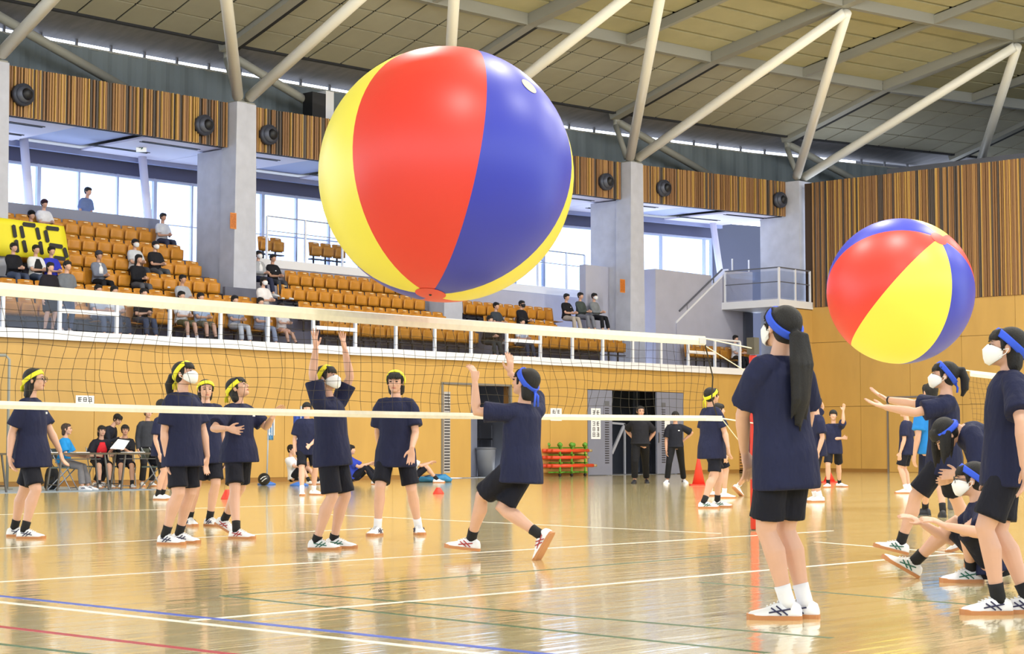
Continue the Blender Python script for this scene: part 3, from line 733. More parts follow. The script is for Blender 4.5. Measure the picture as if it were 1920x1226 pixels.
# ================================================================== NETS
VN = ground(840, 1038).y
M_CORD = mat('net_cord', (52, 46, 34), 0.8); M_TAPE = mat('net_tape', (232, 226, 206), 0.6, 0.05, 20); M_ROPE = mat('white_rope', (226, 222, 206), 0.7)
M_PAD = mat('red_post_pad', (206, 52, 34), 0.5); M_LABEL = mat('tape_label', (196, 196, 196), 0.5)
def net(Ua, Ub, V, zt, zb, label, end_rope, sagn=0.02, th_t=0.085, th_b=0.05, step=0.113):
    t = root('volleyball_net', label, 'net', (Ua, V, 0)); L = Ub - Ua
    def zz(u, z): return z - sagn * math.sin(math.pi * min(1, max(0, u / L)))
    n = 40
    def tape(z0, h, name):
        A = []; B = []
        for j in range(3):
            A.append([(L * i / n, 0.012 * (1 if j == 1 else 0.3), zz(L * i / n, z0) - h * j / 2) for i in range(n + 1)]); B.append([(L * i / n, -0.012 * (1 if j == 1 else 0.3), zz(L * i / n, z0) - h * j / 2) for i in range(n + 1)])
        return MB().sheet(A, B).obj(name, M_TAPE, t)
    tape(zt, th_t, 'top_tape'); tape(zb, th_b, 'bottom_tape')
    m = MB(); nu = int(L / step); rows = 9; rad = 0.0018
    off = lambda i, v: (0.05 * math.sin(v * 3.6 + i * 0.21) * (1 - abs(2 * v - 1) ** 2), 0.03 * math.sin(v * 5 + i * 0.4))
    for i in range(nu + 1):
        u = i * step; pts = []
        for j in range(8):
            v = j / 7; o = off(i, v); pts.append((min(L, max(0, u + o[0])), o[1], zz(u, zt - th_t) * (1 - v) + zz(u, zb) * v))
        m.tube(pts, [rad] * 8, 3, cap=False)
    for j in range(1, rows):
        v = j / rows; pts = []
        for i in range(0, nu + 1):
            o = off(i, v); pts.append((i * step, o[1], zz(i * step, zt - th_t) * (1 - v) + zz(i * step, zb) * v + 0.006 * math.sin(i * 0.9 + j)))
        m.tube(pts, [rad] * len(pts), 3, cap=False)
    tag(m.obj('netting', M_CORD, t), kind='stuff')
    for u0 in end_rope: MB().tube([(p[0] - Ua, p[1] - V, p[2]) for p in u0[1]], [u0[2]] * len(u0[1]), 6).obj(u0[0], M_ROPE if u0[0] == 'rope' else M_CORD, t)
    return t
def post(px, py, ztop, label, pad):
    g = ground(px, py)
    t = root('net_post', label, 'post', g)
    MB().tube([(0, 0, 0), (0, 0, ztop)], [0.034, 0.034], 14).obj('pole', M_METAL, t, True)
    MB().tube([(0, 0, 0.01), (0, 0, 0.02), (0, 0, ztop - 0.17), (0, 0, ztop - 0.16)], [0.036, 0.042, 0.042, 0.036], 16).obj('pad', pad, t, True)
    MB().box((-0.045, -0.045, ztop - 0.15), (0.045, 0.045, ztop + 0.02)).obj('head', mat('post_head', (74, 66, 44), 0.5), t)
    MB().box((-0.045, 0.036, ztop * 0.45), (0.045, 0.11, ztop * 0.6)).obj('winch', M_STEEL_D, t)
    return g
gp = post(1415, 994, 1.93, 'red padded net post behind the nearest standing girl', M_PAD)
NA = at_v(-90, 700, VN).x; NB = at_v(1322, 640, VN).x
ZN, ZNB = 1.88, 1.135
nb2 = at_v(1365, 790, VN)
n1 = net(NA, NB, VN, ZN, ZNB, 'long volleyball net with white tapes crossing the left court', [
    ('rope', [(NB, VN, ZN - 0.02), (gp.x, gp.y, 1.84)], 0.006), ('rope', [(NB, VN, ZN - 0.09), (gp.x, gp.y, 1.56)], 0.005),
    ('rope', [(NB + 0.2, VN, ZNB - 0.02), (gp.x, gp.y, 1.08)], 0.007), ('rope', [(NB + 0.25, VN, ZNB - 0.02), (gp.x - 0.02, gp.y, 0.72)], 0.005),
    ('side_cord', [(NB, VN, ZN - 0.08), (NB + 0.12, VN, 1.5), (NB + 0.1, VN, 1.3), (NB + 0.18, VN, ZNB)], 0.007)])
MB().box((NB - NA - 0.01, -0.006, ZNB - 0.05), (NB - NA + 0.26, 0.006, ZNB)).obj('tape_end', M_TAPE, n1)
MB().box((NB - NA - 0.11, -0.016, ZN - 0.075), (NB - NA - 0.005, -0.0125, ZN - 0.02)).obj('tape_label', M_LABEL, n1)
gq = post(1783, 956, 1.95, 'net post of the far court between the two right girls', M_STEEL_D)
net(at_v(1819, 690, gq.y).x, at_v(1819, 690, gq.y).x + 7.5, gq.y, 1.88, 1.14, 'volleyball net of the far court at the right edge', [
    ('rope', [(at_v(1819, 690, gq.y).x, gq.y, 1.87), (gq.x, gq.y, 1.9)], 0.008), ('rope', [(at_v(1819, 690, gq.y).x, gq.y, 1.13), (gq.x, gq.y, 1.1)], 0.006)], 0.06)

# ================================================================== DOORS, VENTS, NOTICES
M_DGREY = mat('grey_steel_door', (124, 128, 146), 0.5, 0.04, 2); M_PAPER = mat('paper_white', (236, 236, 238), 0.6); M_INK = mat('ink_black', (28, 28, 32), 0.6)
def slots(mb, u0, u1, z0, z1, n, y): 
    for i in range(n):
        z = z0 + (z1 - z0) * i / (n - 1); mb.box((u0, y - 0.006, z), (u1, y, z + (z1 - z0) / n * 0.45))
    return mb
# door 1: orange leaf with a slotted strip, open dark storeroom behind
d1 = root('door_1', None, None, (0, VW, 0), kind='structure')
a, b, h = D1; um = U_at(883)
MB().box((a - 0.05, -0.03, 0), (a + 0.02, 0.05, h + 0.05)).box((b - 0.02, -0.03, 0), (b + 0.04, 0.05, h + 0.05)).box((a, -0.03, h), (b, 0.05, h + 0.05)).obj('door_frame', mat('door_frame_grey', (120, 116, 110), 0.5), d1)
leaf = MB().box((a + 0.03, 0.0, 0.02), (um, 0.05, h - 0.01)).obj('door_leaf', M_WALL, d1)
MB().box((a + 0.06, -0.006, 0.15), (a + 0.30, -0.001, h - 0.2)).obj('vent_plate', mat('vent_pale', (188, 190, 196), 0.4, metal=0.4), leaf)
slots(MB(), a + 0.08, a + 0.28, 0.2, h - 0.3, 26, -0.007).obj('vent_slots', M_SEATB, leaf)
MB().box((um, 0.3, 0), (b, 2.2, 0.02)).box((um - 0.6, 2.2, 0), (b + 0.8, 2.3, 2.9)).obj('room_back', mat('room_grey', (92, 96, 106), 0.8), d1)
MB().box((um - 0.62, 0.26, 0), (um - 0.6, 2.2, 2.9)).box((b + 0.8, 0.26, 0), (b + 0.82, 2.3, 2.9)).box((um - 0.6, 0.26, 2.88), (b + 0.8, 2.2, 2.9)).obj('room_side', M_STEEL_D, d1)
pw = at_v(903, 742, VW + 2.15)
MB().box((pw.x - 0.35, 2.15, 1.75), (pw.x + 0.25, 2.19, 2.5)).obj('room_window', mat('room_window_pane', (214, 224, 236), 0.3, emit=0.35), d1)
MB().box((U_at(922), 0.9, 0), (U_at(940), 0.95, 2.5)).obj('inner_door', M_DGREY, d1)
t = root('waste_bin', 'grey plastic waste bin inside the open storeroom doorway', 'bin', (U_at(911, VW + 0.7), VW + 0.7, 0.02))
mbn = MB(); mbn.tube([(0, 0, 0), (0, 0, 0.72), (0, 0, 0.74)], [0.22, 0.27, 0.28], 16); mbn.obj('body', mat('bin_grey', (132, 136, 146), 0.5), t, True)
MB().tube([(0, 0, 0.74), (0, 0, 0.78), (0, 0, 0.80)], [0.29, 0.29, 0.2], 16).obj('lid', mat('bin_lid', (108, 112, 122), 0.5), t, True)
t = root('equipment_trolley', 'dark trolley of gear in the shadows of the open storeroom', 'trolley', (U_at(893, VW + 1.6), VW + 1.6, 0.02))
for z in (0.2, 0.6, 1.0): MB().box((-0.4, -0.25, z), (0.4, 0.25, z + 0.04)).obj('shelf', M_BLACK, t)
for x in (-0.38, 0.38):
    for y in (-0.23, 0.23): MB().bar((x, y, 0), (x, y, 1.4), 0.03, 0.03, up=(0, 1, 0)).obj('leg', M_STEEL_D, t)
# door 2: pair of grey steel leaves, stair lobby behind
d2 = root('door_2', None, None, (0, VW, 0), kind='structure')
a, b, h = D2; u1, u2 = U_at(1147), U_at(1231)
for (p, q, vx) in ((a + 0.01, u1, 1137), (u2, b - 0.01, 1243)):
    lf = MB().box((p, -0.02, 0.02), (q, 0.04, h - 0.01)).obj('door_leaf', M_DGREY, d2)
    uc = U_at(vx)
    slots(MB(), uc - 0.09, uc + 0.09, 0.35, h - 0.55, 24, -0.0205).obj('vent_slots', M_SEATB, lf)
    MB().box((uc - 0.1, -0.03, h - 0.45), (uc + 0.1, -0.0205, h - 0.32)).obj('closer_plate', M_STEEL_D, lf)
MB().box((u2 + 0.04, -0.07, 0.95), (u2 + 0.07, -0.0205, 1.25)).obj('door_handle', M_METAL, d2)
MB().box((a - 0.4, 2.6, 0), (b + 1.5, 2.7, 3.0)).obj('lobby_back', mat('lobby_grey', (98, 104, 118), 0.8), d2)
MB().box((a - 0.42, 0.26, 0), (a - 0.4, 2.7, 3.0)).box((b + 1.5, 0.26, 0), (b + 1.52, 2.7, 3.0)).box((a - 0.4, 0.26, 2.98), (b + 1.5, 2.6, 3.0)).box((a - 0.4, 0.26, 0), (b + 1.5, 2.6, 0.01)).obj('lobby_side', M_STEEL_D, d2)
pl = at_v(1195, 770, VW + 2.5)
MB().box((pl.x - 0.12, 2.5, 0.02), (pl.x + 0.12, 2.58, 2.8)).obj('lobby_pillar', mat('pale_grey', (150, 160, 180), 0.6), d2)
MB().box((pl.x + 0.5, 2.4, 0.02), (pl.x + 1.6, 2.58, 2.7)).obj('lobby_panel', M_DGREY, d2)
hr2 = root('lobby_handrail', 'pale sloping stair handrail inside the grey double doorway', 'handrail', (0, 0, 0))
q0, q1, q2 = at_v(1147, 850, VW + 0.9), at_v(1171, 795, VW + 0.9), at_v(1147, 793, VW + 0.9)
MB().bar(q0, q1, 0.05, 0.09).bar(q2, q1, 0.05, 0.06).obj('rail', mat('rail_pale', (170, 172, 182), 0.4), hr2)
MB().bar((q1.x, q1.y, 0.01), q1, 0.05, 0.05, up=(0, 1, 0)).obj('post', MATS['rail_pale'], hr2)
# vent in the wall beside the doors
t = root('wall_vent', 'tall slotted brown vent set in the orange wall', 'vent', (U_at(1392), VW - 0.012, at_v(1392, 826, VW).z))
MB().box((-0.22, -0.008, -1.05), (0.22, 0, 1.05)).obj('plate', mat('vent_tan', (178, 130, 66), 0.5), t)
for i in range(22): MB().box((-0.19, -0.014, -1.0 + i * 0.092), (0.19, -0.0081, -0.96 + i * 0.092)).obj('slot', mat('vent_brown', (86, 58, 30), 0.7), t)
def glyphs(parent, w, h, cols, rows, seed, s, m=None):
    rnd = random.Random(seed); mb = MB()
    for i in range(cols):
        for j in range(rows):
            cx = (i + 0.5) / cols * w - w / 2; cz = h / 2 - (j + 0.5) / rows * h
            for q in range(3):
                z = cz + (q - 1) * s * 0.36; l = s * rnd.uniform(0.55, 0.95)
                mb.box((cx - l / 2, -0.009, z - s * 0.06), (cx + l / 2, -0.0061, z + s * 0.06))
            for q in range(2):
                x = cx + rnd.choice((-0.3, 0.0, 0.28)) * s; mb.box((x - s * 0.06, -0.0091, cz - s * 0.42), (x + s * 0.06, -0.0062, cz + s * 0.42))
    mb.obj('lettering', m or M_INK, parent)
def notice(px0, px1, py0, py1, V, label, cols, rows, s, seed):
    p, q = at_v(px0, py0, V), at_v(px1, py1, V); w_, h_ = q.x - p.x, p.z - q.z
    t = root('paper_notice', label, 'notice', ((p.x + q.x) / 2, V, (p.z + q.z) / 2))
    MB().box((-w_ / 2, -0.006, -h_ / 2), (w_ / 2, 0, h_ / 2)).obj('sheet', M_PAPER, t)
    glyphs(t, w_ * 0.85, h_ * 0.9, cols, rows, seed, s)
notice(142, 176, 741, 769, VW - 0.013, 'white paper notice taped to the orange wall above the officials', 3, 2, 0.11, 1)
notice(1032, 1053, 765, 789, VW - 0.013, 'white paper notice on the orange wall above the pole cart', 2, 2, 0.12, 2)
notice(1108, 1126, 765, 823, VW - 0.022, 'tall white paper notice with black lettering on the grey door', 2, 5, 0.14, 3)
notice(1246, 1256, 789, 804, VW - 0.022, 'small blank-looking paper on the right grey door leaf', 1, 1, 0.05, 4)

# ================================================================== PROPS ON THE FLOOR
M_CONE = mat('cone_red', (226, 60, 40), 0.5); M_GREEN = mat('cart_green', (96, 160, 52), 0.45); M_RPOLE = mat('cart_orange_red', (220, 74, 38), 0.45)
def local(px, py):                       # empty facing the camera on the ground
    g = ground(px, py); return g, AZ - math.pi / 2, FPX / g.dot(FW)
def cone(px, py, hpx, label, flat=False):
    g, rz, s = local(px, py); h = hpx / s
    t = root('marker_cone', label, 'cone', g, rz)
    if flat: MB().tube([(0, 0, 0), (0, 0, 0.012), (0, 0, h * 0.8), (0, 0, h)], [0.1, 0.1, 0.05, 0.035], 18).obj('body', M_CONE, t, True)
    else:
        MB().box((-0.19, -0.19, 0), (0.19, 0.19, 0.03)).obj('base', M_CONE, t)
        MB().tube([(0, 0, 0.03), (0, 0, h * 0.95), (0, 0, h)], [0.14, 0.03, 0.025], 18).obj('body', M_CONE, t, True)
cone(1310, 910, 52, 'tall red traffic cone behind the player with the yellow headband tail')
cone(1555, 905, 22, 'red cone near the end wall beside the far players')
cone(822, 926, 12, 'small flat red marker cone alone on the shiny floor', True)
cone(426, 936, 18, 'low red marker cone behind the girl looking upward', True)
# cart of poles
g, rz, s = local(1066, 893)
t = root('pole_cart', 'green wheeled cart carrying red net poles by the orange wall', 'cart', (g.x, g.y - 0.0, 0), 0.0)
def cx(px): return (px - 1066) / s / 0.72
for px in (1036, 1060, 1088):
    mb = MB()
    for y in (-0.22, 0.22): mb.bar((cx(px), y, 0.08), (cx(px), y, 0.86), 0.04, 0.04, up=(0, 1, 0))
    for z in (0.12, 0.38, 0.60, 0.8): mb.bar((cx(px), -0.3, z), (cx(px), 0.3, z), 0.04, 0.04)
    mb.obj('frame', M_GREEN, t)
    for y in (-0.22, 0.22):
        MB().tube([(cx(px) - 0.02, y, 0.045), (cx(px) + 0.02, y, 0.045)], [0.045, 0.045], 10).obj('wheel', M_BLACK, t, True)
        MB().tube([(cx(px) - 0.03, y, 0.86), (cx(px) + 0.03, y, 0.90)], [0.07, 0.07], 10).obj('clamp', M_GREEN, t, True)
MB().bar((cx(1026), 0, 0.12), (cx(1098), 0, 0.12), 0.05, 0.04).obj('base_rail', M_GREEN, t)
for z, a_, b_ in ((0.72, 1022, 1096), (0.53, 1022, 1090), (0.30, 1022, 1106)):
    for y in (-0.2, -0.02, 0.16):
        po = MB().tube([(cx(a_), y, z), (cx(b_), y, z)], [0.05, 0.05], 10).obj('net_pole', M_RPOLE, t, True)
        MB().tube([(cx(b_), y, z), (cx(b_ + 7), y, z)], [0.038, 0.038], 10).obj('pole_end', mat('pole_end_tan', (170, 150, 110), 0.5), po, True)
# flag stands
M_BBASE = mat('stand_blue', (62, 118, 206), 0.4); M_FLAG = mat('flag_blue', (40, 74, 168), 0.7)
def flag_stand(px, py, ztop, label, flag, fm):
    g, rz, s = local(px, py)
    t = root('flag_stand', label, 'flag', g, rz)
    MB().tube([(0, 0, 0), (0, 0, 0.03), (0, 0, 0.07), (0, 0, 0.09)], [0.2, 0.2, 0.1, 0.05], 20).obj('base', M_BBASE, t, True)
    MB().tube([(0, 0, 0.08), (0.03, 0, ztop)], [0.018, 0.016], 8).obj('pole', mat('pole_pale', (176, 184, 196), 0.4), t, True)
    A = []; B = []
    for j in range(7):
        ra = []; rb = []
        for i in range(7):
            x = flag[0] + (flag[1] - flag[0]) * i / 6; z = flag[2] + (flag[3] - flag[2]) * j / 6; y = 0.03 * math.sin(i * 1.6 + j * 0.4)
            ra.append((x, y, z)); rb.append((x, y + 0.004, z))
        A.append(ra); B.append(rb)
    f = MB().sheet(A, B).obj('flag', fm, t, True)
    mb = MB()
    for q in range(3): mb.box((flag[0] + 0.04, -0.045, flag[2] + 0.12 + q * 0.16), (flag[1] - 0.06, -0.042, flag[2] + 0.16 + q * 0.16))
    for q in range(3): mb.box((flag[0] + 0.05 + 0.05 * q, -0.046, flag[2] + 0.1), (flag[0] + 0.07 + 0.05 * q, -0.042, flag[2] + 0.5))
    mb.obj('flag_lettering', M_PAPER, f)
flag_stand(500, 909, 1.45, 'blue flag on a pale pole with blue base behind the open-handed player', (0.0, 0.14, 0.98, 1.42), mat('flag_pale_blue', (96, 160, 214), 0.7))
flag_stand(561, 911, 1.7, 'blue flag with white lettering beside the player reaching up', (-0.14, 0.1, 0.86, 1.5), M_FLAG)
# black ball, bags
g, rz, s = local(495, 910)
t = root('black_ball', 'black sports ball with pale marks on the floor by the flag stand', 'ball', g + Vector((0, 0, 0.135)), rz)
MB().ell((0, 0, 0), (0.135, 0.135, 0.135), None, 20, 14).obj('shell', mat('ball_black', (22, 22, 26), 0.4), t, True)
MB().tube([(-0.06, -0.125, 0.0), (0.0, -0.14, 0.05), (0.05, -0.125, 0.06)], [0.008] * 3, 6).tube([(-0.03, -0.13, -0.05), (0.03, -0.138, 0.0), (0.07, -0.118, 0.02)], [0.008] * 3, 6).obj('marking', M_PAPER, t)
g, rz, s = local(812, 904)
t = root('blue_bag', 'crumpled turquoise bag lying on the floor by the wall', 'bag', g, rz)
MB().tube([(-0.42, 0, 0.03), (-0.3, 0, 0.07), (0, 0.02, 0.07), (0.28, 0, 0.10), (0.44, 0, 0.04)], [(0.05, 0.03), (0.12, 0.07), (0.13, 0.07), (0.13, 0.1), (0.06, 0.04)], 12, ref=(0, 1, 0)).obj('body', mat('bag_blue', (58, 138, 190), 0.6, 0.1, 8, 0.6, 12), t, True)
MB().tube([(-0.2, -0.05, 0.13), (0, -0.08, 0.18), (0.22, -0.04, 0.18)], [0.014] * 3, 6).obj('strap', mat('bag_strap', (30, 96, 150), 0.6), t, True)
g, rz, s = local(97, 918)
t = root('backpack', 'black backpack standing on the floor under the officials table', 'backpack', g, rz)
MB().tube([(0, 0, 0.0), (0, 0, 0.05), (0, 0, 0.28), (0, 0, 0.4), (0, 0, 0.45)], [(0.12, 0.09), (0.15, 0.11), (0.14, 0.10), (0.11, 0.08), (0.05, 0.04)], 14, ref=(1, 0, 0)).obj('body', mat('bag_black', (26, 26, 30), 0.7, 0, 1, 0.4, 10), t, True)
MB().tube([(0, -0.08, 0.05), (0, -0.13, 0.15), (0, -0.1, 0.26)], [(0.09, 0.02), (0.1, 0.03), (0.08, 0.02)], 10, ref=(1, 0, 0)).obj('pocket', M_BLACK, t, True)
MB().tube([(-0.04, 0, 0.44), (0, 0, 0.5), (0.04, 0, 0.44)], [0.01] * 3, 6).obj('handle', M_BLACK, t, True)
# officials' tables
M_TTOP = mat('table_top', (150, 134, 104), 0.4); M_TLEG = mat('table_leg', (96, 92, 86), 0.4, metal=0.5); M_CHAIRM = mat('chair_tube', (150, 152, 158), 0.3, metal=0.7); M_CHAIRP = mat('chair_pad', (104, 116, 110), 0.6)
VT = ground(190, 919).y
def table(pxa, pxb, label):
    a, b = at_v(pxa, 850, VT).x, at_v(pxb, 850, VT).x
    t = root('folding_table', label, 'table', ((a + b) / 2, VT, 0)); L = (b - a) / 2
    MB().box((-L, -0.22, 0.69), (L, 0.22, 0.72)).obj('tabletop', M_TTOP, t)
    MB().box((-L, -0.225, 0.685), (L, -0.22, 0.722)).obj('edge_band', mat('table_edge', (86, 76, 60), 0.5), t)
    for sx in (-1, 1):
        for sy in (-1, 1):
            MB().bar((sx * (L - 0.12), sy * 0.18, 0.0), (sx * (L - 0.22), sy * 0.16, 0.69), 0.03, 0.03, up=(0, 1, 0)).obj('leg', M_TLEG, t)
        MB().bar((sx * (L - 0.14), -0.18, 0.12), (sx * (L - 0.14), 0.18, 0.12), 0.02, 0.02).obj('stretcher', M_TLEG, t)
    MB().bar((-L + 0.2, 0, 0.6), (L - 0.2, 0, 0.6), 0.02, 0.02).obj('shelf_bar', M_TLEG, t)
    return t
table(-60, 14, 'folding table cut off by the left edge behind the girl with glasses')
table(88, 205, 'folding table in front of the woman in the blue shirt')
table(208, 322, 'folding table with papers before the black-clad officials')
def chair(x, y, rz, label):
    t = root('folding_chair', label, 'chair', (x, y, 0), rz)
    MB().box((-0.2, -0.2, 0.42), (0.2, 0.2, 0.45)).obj('seat', M_CHAIRP, t)
    MB().box((-0.2, 0.2, 0.60), (0.2, 0.22, 0.80)).obj('backrest', M_CHAIRP, t)
    for sx in (-0.21, 0.21):
        MB().tube([(sx, -0.22, 0), (sx, 0.21, 0.82)], [0.012, 0.012], 8).obj('leg', M_CHAIRM, t); MB().tube([(sx, 0.24, 0), (sx, -0.18, 0.43)], [0.012, 0.012], 8).obj('leg', M_CHAIRM, t)
    MB().bar((-0.21, -0.2, 0.05), (0.21, -0.2, 0.05), 0.02, 0.02).obj('stretcher', M_CHAIRM, t)
for px, w_, h_, seed, lb in ((150, 0.3, 0.2, 5, 'white sheets of paper lying before the woman in blue'), (250, 0.42, 0.22, 6, 'white papers spread on the officials table at right'), (95, 0.24, 0.2, 7, 'white paper at the left end of the officials table')):
    p = at_v(px, 846, VT)
    t = tag(MB().box((-w_ / 2, -0.1, 0), (w_ / 2, h_ - 0.1, 0.012)).obj('papers', M_PAPER, None, False, (p.x, VT, 0.722)), lb, 'paper')
# yellow banner with block digits
vb = COLS_V[1] - 0.31
cor = [at_v(-30, 478, vb), at_v(131, 487, vb), at_v(120, 424, vb), at_v(-30, 404, vb)]
t = root('banner', 'yellow banner with black block digits hung over the seats', 'banner', cor[0])
loc = [c - cor[0] for c in cor]
def bl(u, v, y=0.0): return loc[0] * ((1 - u) * (1 - v)) + loc[1] * (u * (1 - v)) + loc[2] * (u * v) + loc[3] * ((1 - u) * v) + Vector((0, y, 0))
A = [[bl(i / 12, j / 6, 0.012 * math.sin(i * 1.1 + j)) for i in range(13)] for j in range(7)]
MB().sheet(A, [[p + Vector((0, 0.006, 0)) for p in r] for r in A]).obj('cloth', mat('banner_yellow', (240, 226, 40), 0.6), t, True)
def seg(x0, y0, x1, y1, wv):
    def uv(x, y): return (x + 30) / 155.0, None
    m = MB(); p, q = at_v(x0, y0, vb) - cor[0], at_v(x1, y1, vb) - cor[0]
    d = (q - p).normalized(); nrm = Vector((-d.z, 0, d.x)) * wv; e = d * wv * 0.5; yo = Vector((0, -0.03, 0))
    poly = [p + yo, p + e + nrm + yo, q - e + nrm + yo, q + yo, q - e - nrm + yo, p + e - nrm + yo]
    m.prism(poly, (0, 0.008, 0)); m.obj('digit_segment', M_INK, t)
for s_ in ((24, 421, 28, 446), (29, 449, 32, 474), (41, 420, 66, 423), (38, 423, 43, 447), (68, 426, 73, 450), (74, 452, 78, 478), (43, 450, 48, 474), (85, 427, 110, 430), (84, 431, 89, 455), (91, 459, 117, 463), (119, 464, 125, 484), (100, 483, 122, 486)):
    seg(*s_, 0.05)
# sheet rack at far left
g, rz, s = local(8, 919)
t = root('metal_stand', 'grey metal frame stand at the left edge by the orange wall', 'stand', g, rz)
MB().tube([(-0.9, 0, 2.6), (-0.02, 0, 2.6), (0.05, 0, 2.52), (0.05, 0, 0.03)], [0.03] * 4, 8).obj('frame', M_STEEL, t, True)
MB().box((-0.9, -0.3, 0), (0.08, 0.3, 0.03)).obj('base', M_STEEL, t)
# ================================================================== PEOPLE
M_NAVY = mat('navy_jersey', (33, 37, 66), 0.8, 0.12, 6, 1.0, 11, spec=0.25, stretch=(1.0, 1.0, 0.45)); M_NAVY2 = mat('navy_shorts', (23, 24, 36), 0.75, 0.1, 6, 1.0, 10, spec=0.25, stretch=(1.0, 1.0, 0.45))
SKINS = [mat('skin_a', (214, 168, 144), 0.5, 0.04, 9), mat('skin_b', (200, 152, 126), 0.5, 0.04, 9), mat('skin_c', (222, 178, 156), 0.5, 0.04, 9)]
M_HAIR = mat('black_hair', (17, 15, 17), 0.62, 0.2, 30, 0.5, 60, stretch=(6, 6, 1)); M_HAIRB = mat('brown_hair', (58, 42, 34), 0.5, 0.2, 30, 0.5, 60)
M_BANDY = mat('headband_yellow', (232, 226, 48), 0.7, 0.06, 20); M_BANDB = mat('headband_blue', (44, 84, 214), 0.7, 0.06, 20)
M_MASK = mat('mask_white', (240, 240, 242), 0.7); M_MASKK = mat('mask_black', (30, 30, 34), 0.7)
M_SHOE = mat('shoe_white', (236, 236, 240), 0.5, 0.03, 12); M_SHOEK = mat('shoe_black', (30, 30, 36), 0.5); M_GUM = mat('gum_sole', (190, 128, 78), 0.5); M_SOLEW = mat('white_sole', (222, 222, 224), 0.5)
M_SOCKK = mat('black_sock', (22, 22, 26), 0.85); M_SOCKW = mat('white_sock', (232, 232, 238), 0.85)
M_LINE_D = mat('shoe_line_dark', (44, 46, 84), 0.5); M_LINE_R = mat('shoe_line_red', (168, 52, 56), 0.5); M_LINE_G = mat('shoe_line_green', (38, 104, 88), 0.5)
M_EYE = mat('eye_dark', (26, 20, 20), 0.3); M_LIP = mat('lip', (186, 104, 96), 0.5); M_LOGO = mat('white_print', (232, 234, 240), 0.6)
CLOTH = {}
def cloth(r, g, b):
    k = 'cloth_%d_%d_%d' % (r, g, b)
    return mat(k, (r, g, b), 0.8, 0.1, 6, 0.4, 9, spec=0.25)
def lerp(a, b, t): return a + (b - a) * t
def yawv(deg): r = math.radians(deg); return Vector((math.sin(r), math.cos(r), 0)), Vector((math.cos(r), -math.sin(r), 0))
def ik(a, c, l1, l2, pole):
    d = c - a; D = d.length
    if D > (l1 + l2) * 0.999: return a + d * (l1 / (l1 + l2))
    u = d / D; x = (l1 * l1 - l2 * l2 + D * D) / (2 * D); h = math.sqrt(max(0, l1 * l1 - x * x))
    p = pole - u * pole.dot(u)
    if p.length < 1e-4: p = u.orthogonal()
    return a + u * x + p.normalized() * h
def axes(yaw, pitch, roll=0.0):
    f, r = yawv(yaw); pr = math.radians(pitch); F = f * math.cos(pr) + UP * math.sin(pr); U_ = r.cross(F).normalized()
    if roll:
        q = Quaternion(F, math.radians(roll)); r = q @ r; U_ = q @ U_
    return r, F, U_

def hand(mb, W, hd, pn, thumb_side, k, curl=0.25, spread=0.15):
    hd = hd.normalized(); pn = (pn - hd * pn.dot(hd)).normalized(); sv = hd.cross(pn).normalized()
    if sv.dot(thumb_side) < 0: sv = -sv                 # sv points to the thumb
    mb.tube([W - hd * 0.02 * k, W + hd * 0.015 * k, W + hd * 0.05 * k, W + hd * 0.085 * k, W + hd * 0.098 * k], [(0.024 * k, 0.019 * k), (0.028 * k, 0.017 * k), (0.038 * k, 0.016 * k), (0.039 * k, 0.013 * k), (0.03 * k, 0.009 * k)], 12, ref=sv)
    for q, (o, L) in enumerate(((0.028, 0.068), (0.0095, 0.076), (-0.0095, 0.071), (-0.028, 0.056))):
        p0 = W + hd * (0.078 * k) + sv * (o * k); d = (hd + sv * (o / 0.028 * spread)).normalized(); pts = [p0]; a = curl * 0.6
        for sgm in (0.45, 0.32, 0.25):
            a += curl * 0.5; dd = d * math.cos(a) + pn * math.sin(a); pts.append(pts[-1] + dd * (L * sgm * k + 0.008 * k))
        mb.tube(pts, [0.0092 * k, 0.009 * k, 0.0082 * k, 0.0062 * k], 8)
    t0 = W + hd * 0.02 * k + sv * 0.018 * k; t1 = t0 + (sv * 0.75 + hd * 0.6 + pn * 0.25).normalized() * 0.04 * k; t2 = t1 + (sv * 0.45 + hd * 0.85 + pn * 0.2).normalized() * 0.034 * k; t3 = t2 + (sv * 0.2 + hd + pn * 0.2).normalized() * 0.022 * k
    mb.tube([t0, t1, t2, t3], [0.014 * k, 0.0115 * k, 0.0098 * k, 0.0068 * k], 8)

